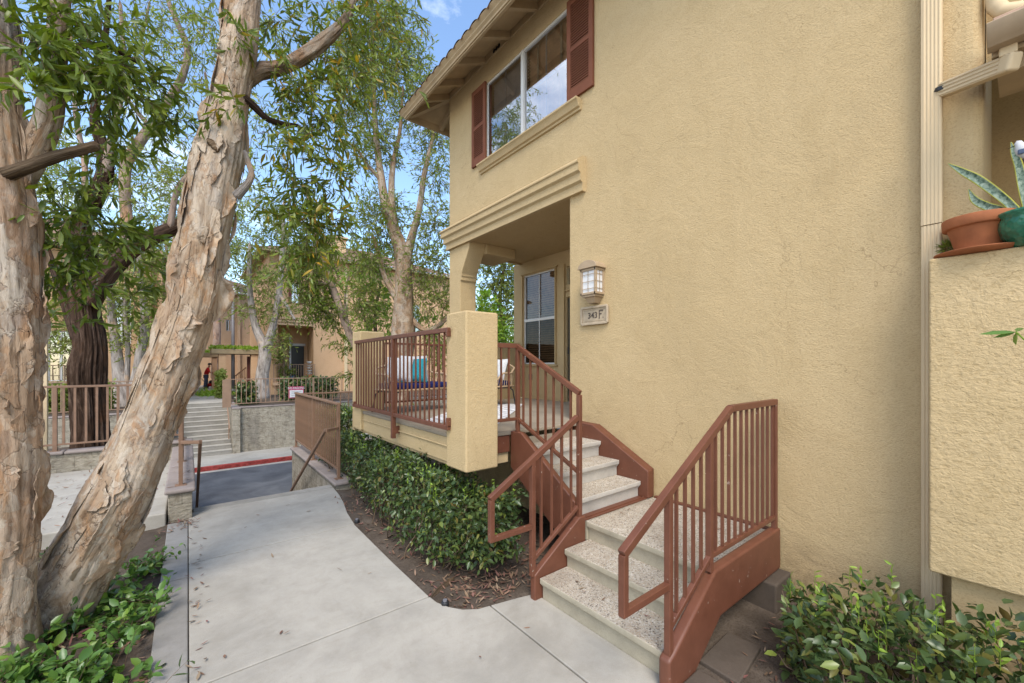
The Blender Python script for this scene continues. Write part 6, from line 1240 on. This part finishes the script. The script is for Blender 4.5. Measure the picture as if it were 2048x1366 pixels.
row_hedge('low clipped hedge behind the far railing and sign', xY(560, 21.5), xY(672, 21.5), 21.5, ZT, -.62, 2600, 'leaf_hedge', 2)
row_hedge('dark low bush beside the grey pole behind the far railing', xY(474, 21), xY(512, 21), 21, ZT, -.75, 900, 'leaf_hedge', 3)
row_hedge('low green planting behind the railing left of the dark trunk', xY(60, 21.5), xY(225, 21.5), 21.5, ZT, -.65, 2600, 'leaf_far', 5)
row_hedge('shrubs behind the brown railing right of the pale van', xY(690, 13.6)+.3, xY(800, 13.6), 12.05, -2.2, -1.3, 700, 'leaf_dark', 6)
q = onZ(428, 790, ZT); t = thing('grass_clump', 'bright green strap leaved clump at the edge of the far walk', 'plant', q); n = 420; dd = norm(rng.normal(size=(n, 3))*np.array([1, 1, .4])+np.array([0, 0, .8])); leaves('blades', np.array(q)+rng.normal(size=(n, 3))*np.array([.45, .7, .02]), dd, rng.uniform(.3, .6, n), np.full(n, .04), 'leaf_bright', t, 0)
row_hedge('leafy shrubs beside the far walk under the arbor', xY(432, 25), xY(450, 25), 25, ZT, -.3, 700, 'leaf_far', 8)
# sprig reaching in from the right
q = onX(2065, 672, 3.2); t = thing('papaya_sprig', 'green lobed leaf sprig reaching in before the parapet at the right edge', 'plant', q)
tipz = [(1956, 667), (1985, 676), (2000, 660), (2030, 690), (2046, 652), (1975, 662)]; c0 = onX(2032, 664, 3.2)
L0 = np.array([c0]*len(tipz)); T0 = np.array([onX(u, v, 3.2+.03*i) for i, (u, v) in enumerate(tipz)]); ln = np.linalg.norm(T0-L0, axis=1); leaves('leaf_lobes', L0, T0-L0, ln, ln*.22, 'leaf_ground', t, 1, .05); MB().tube([c0, onX(2060, 690, 3.25), onX(2110, 760, 3.4), onX(2140, 1200, 3.5)], [.003, .004, .008, .012], 6).build('stalk', 'leaf_new', t)

# ================================================================== FALLEN LEAVES
def litter(name, label, pts, L, mat='litter'):
    n = len(pts); d = rng.normal(size=(n, 3))*np.array([1, 1, .12]); l = rng.uniform(.5, 1.2, n)*L; o = leaves(name, pts, d, l, l*rng.uniform(.18, .34, n), mat, None, 1, -.25, 6.); return tag(o, label, 'leaf litter', None, 'stuff')
def box_pts(n, x0, x1, y0, y1, z): return np.column_stack([rng.uniform(x0, x1, n), rng.uniform(y0, y1, n), np.full(n, z)+rng.uniform(0, .012, n)])
near = np.column_stack([2.15+rng.normal(size=420)*.28, 3.0+rng.normal(size=420)*.35, np.full(420, -2.012)])
ptsL = np.vstack([near, box_pts(330, 1.66, 2.2, 3.1, 6.5, -2.012), box_pts(120, 1.8, 3, 2.68, 3.4, -2.012), box_pts(300, 2.4, 4, -.6, 1.28, -2.01), box_pts(200, 2.6, 3.7, 2.7, 4, -2.01)])
ok = ~(((ptsL[:, 0] < 1.68) & (ptsL[:, 1] < 5.3)) | ((ptsL[:, 1] < 2.8) & (ptsL[:, 0] < 2.4) & (ptsL[:, 1] > 1.3))); litter('leaf_litter', 'reddish fallen leaves over the soil below the hedge and shrubs', ptsL[ok], .068)
litter('leaf_litter', 'bark scraps and dry leaves around the feet of the paperbark trees', np.vstack([np.column_stack([rng.uniform(-1.3, -.22, 420), rng.uniform(2.6, 5.4, 420), np.full(420, -2.005)]), ]), .095)
litter('leaf_litter', 'few scattered dry leaves lying on the concrete paths', np.vstack([box_pts(12, .02, 1.6, 2.6, 6.9, -1.996), box_pts(4, 1.2, 2.35, 1.3, 2.7, -1.996), box_pts(45, .02, .12, 3, 6.6, -1.996), box_pts(330, -3, -.25, 6.8, 10.3, -1.855), box_pts(60, -.3, .1, 6.3, 6.7, -1.99), box_pts(9, 2.4, 2.65, 1.5, 2.5, -1.815), box_pts(8, 3, 4, 1.5, 2.5, -1.474)]), .062)
litter('leaf_litter', 'dry leaves lying on the mauve wall caps', np.vstack([box_pts(14, -.16, .02, 6.9, 9, -1.597), box_pts(8, 1.9, 2.08, 7, 9, -1.897)]), .08)
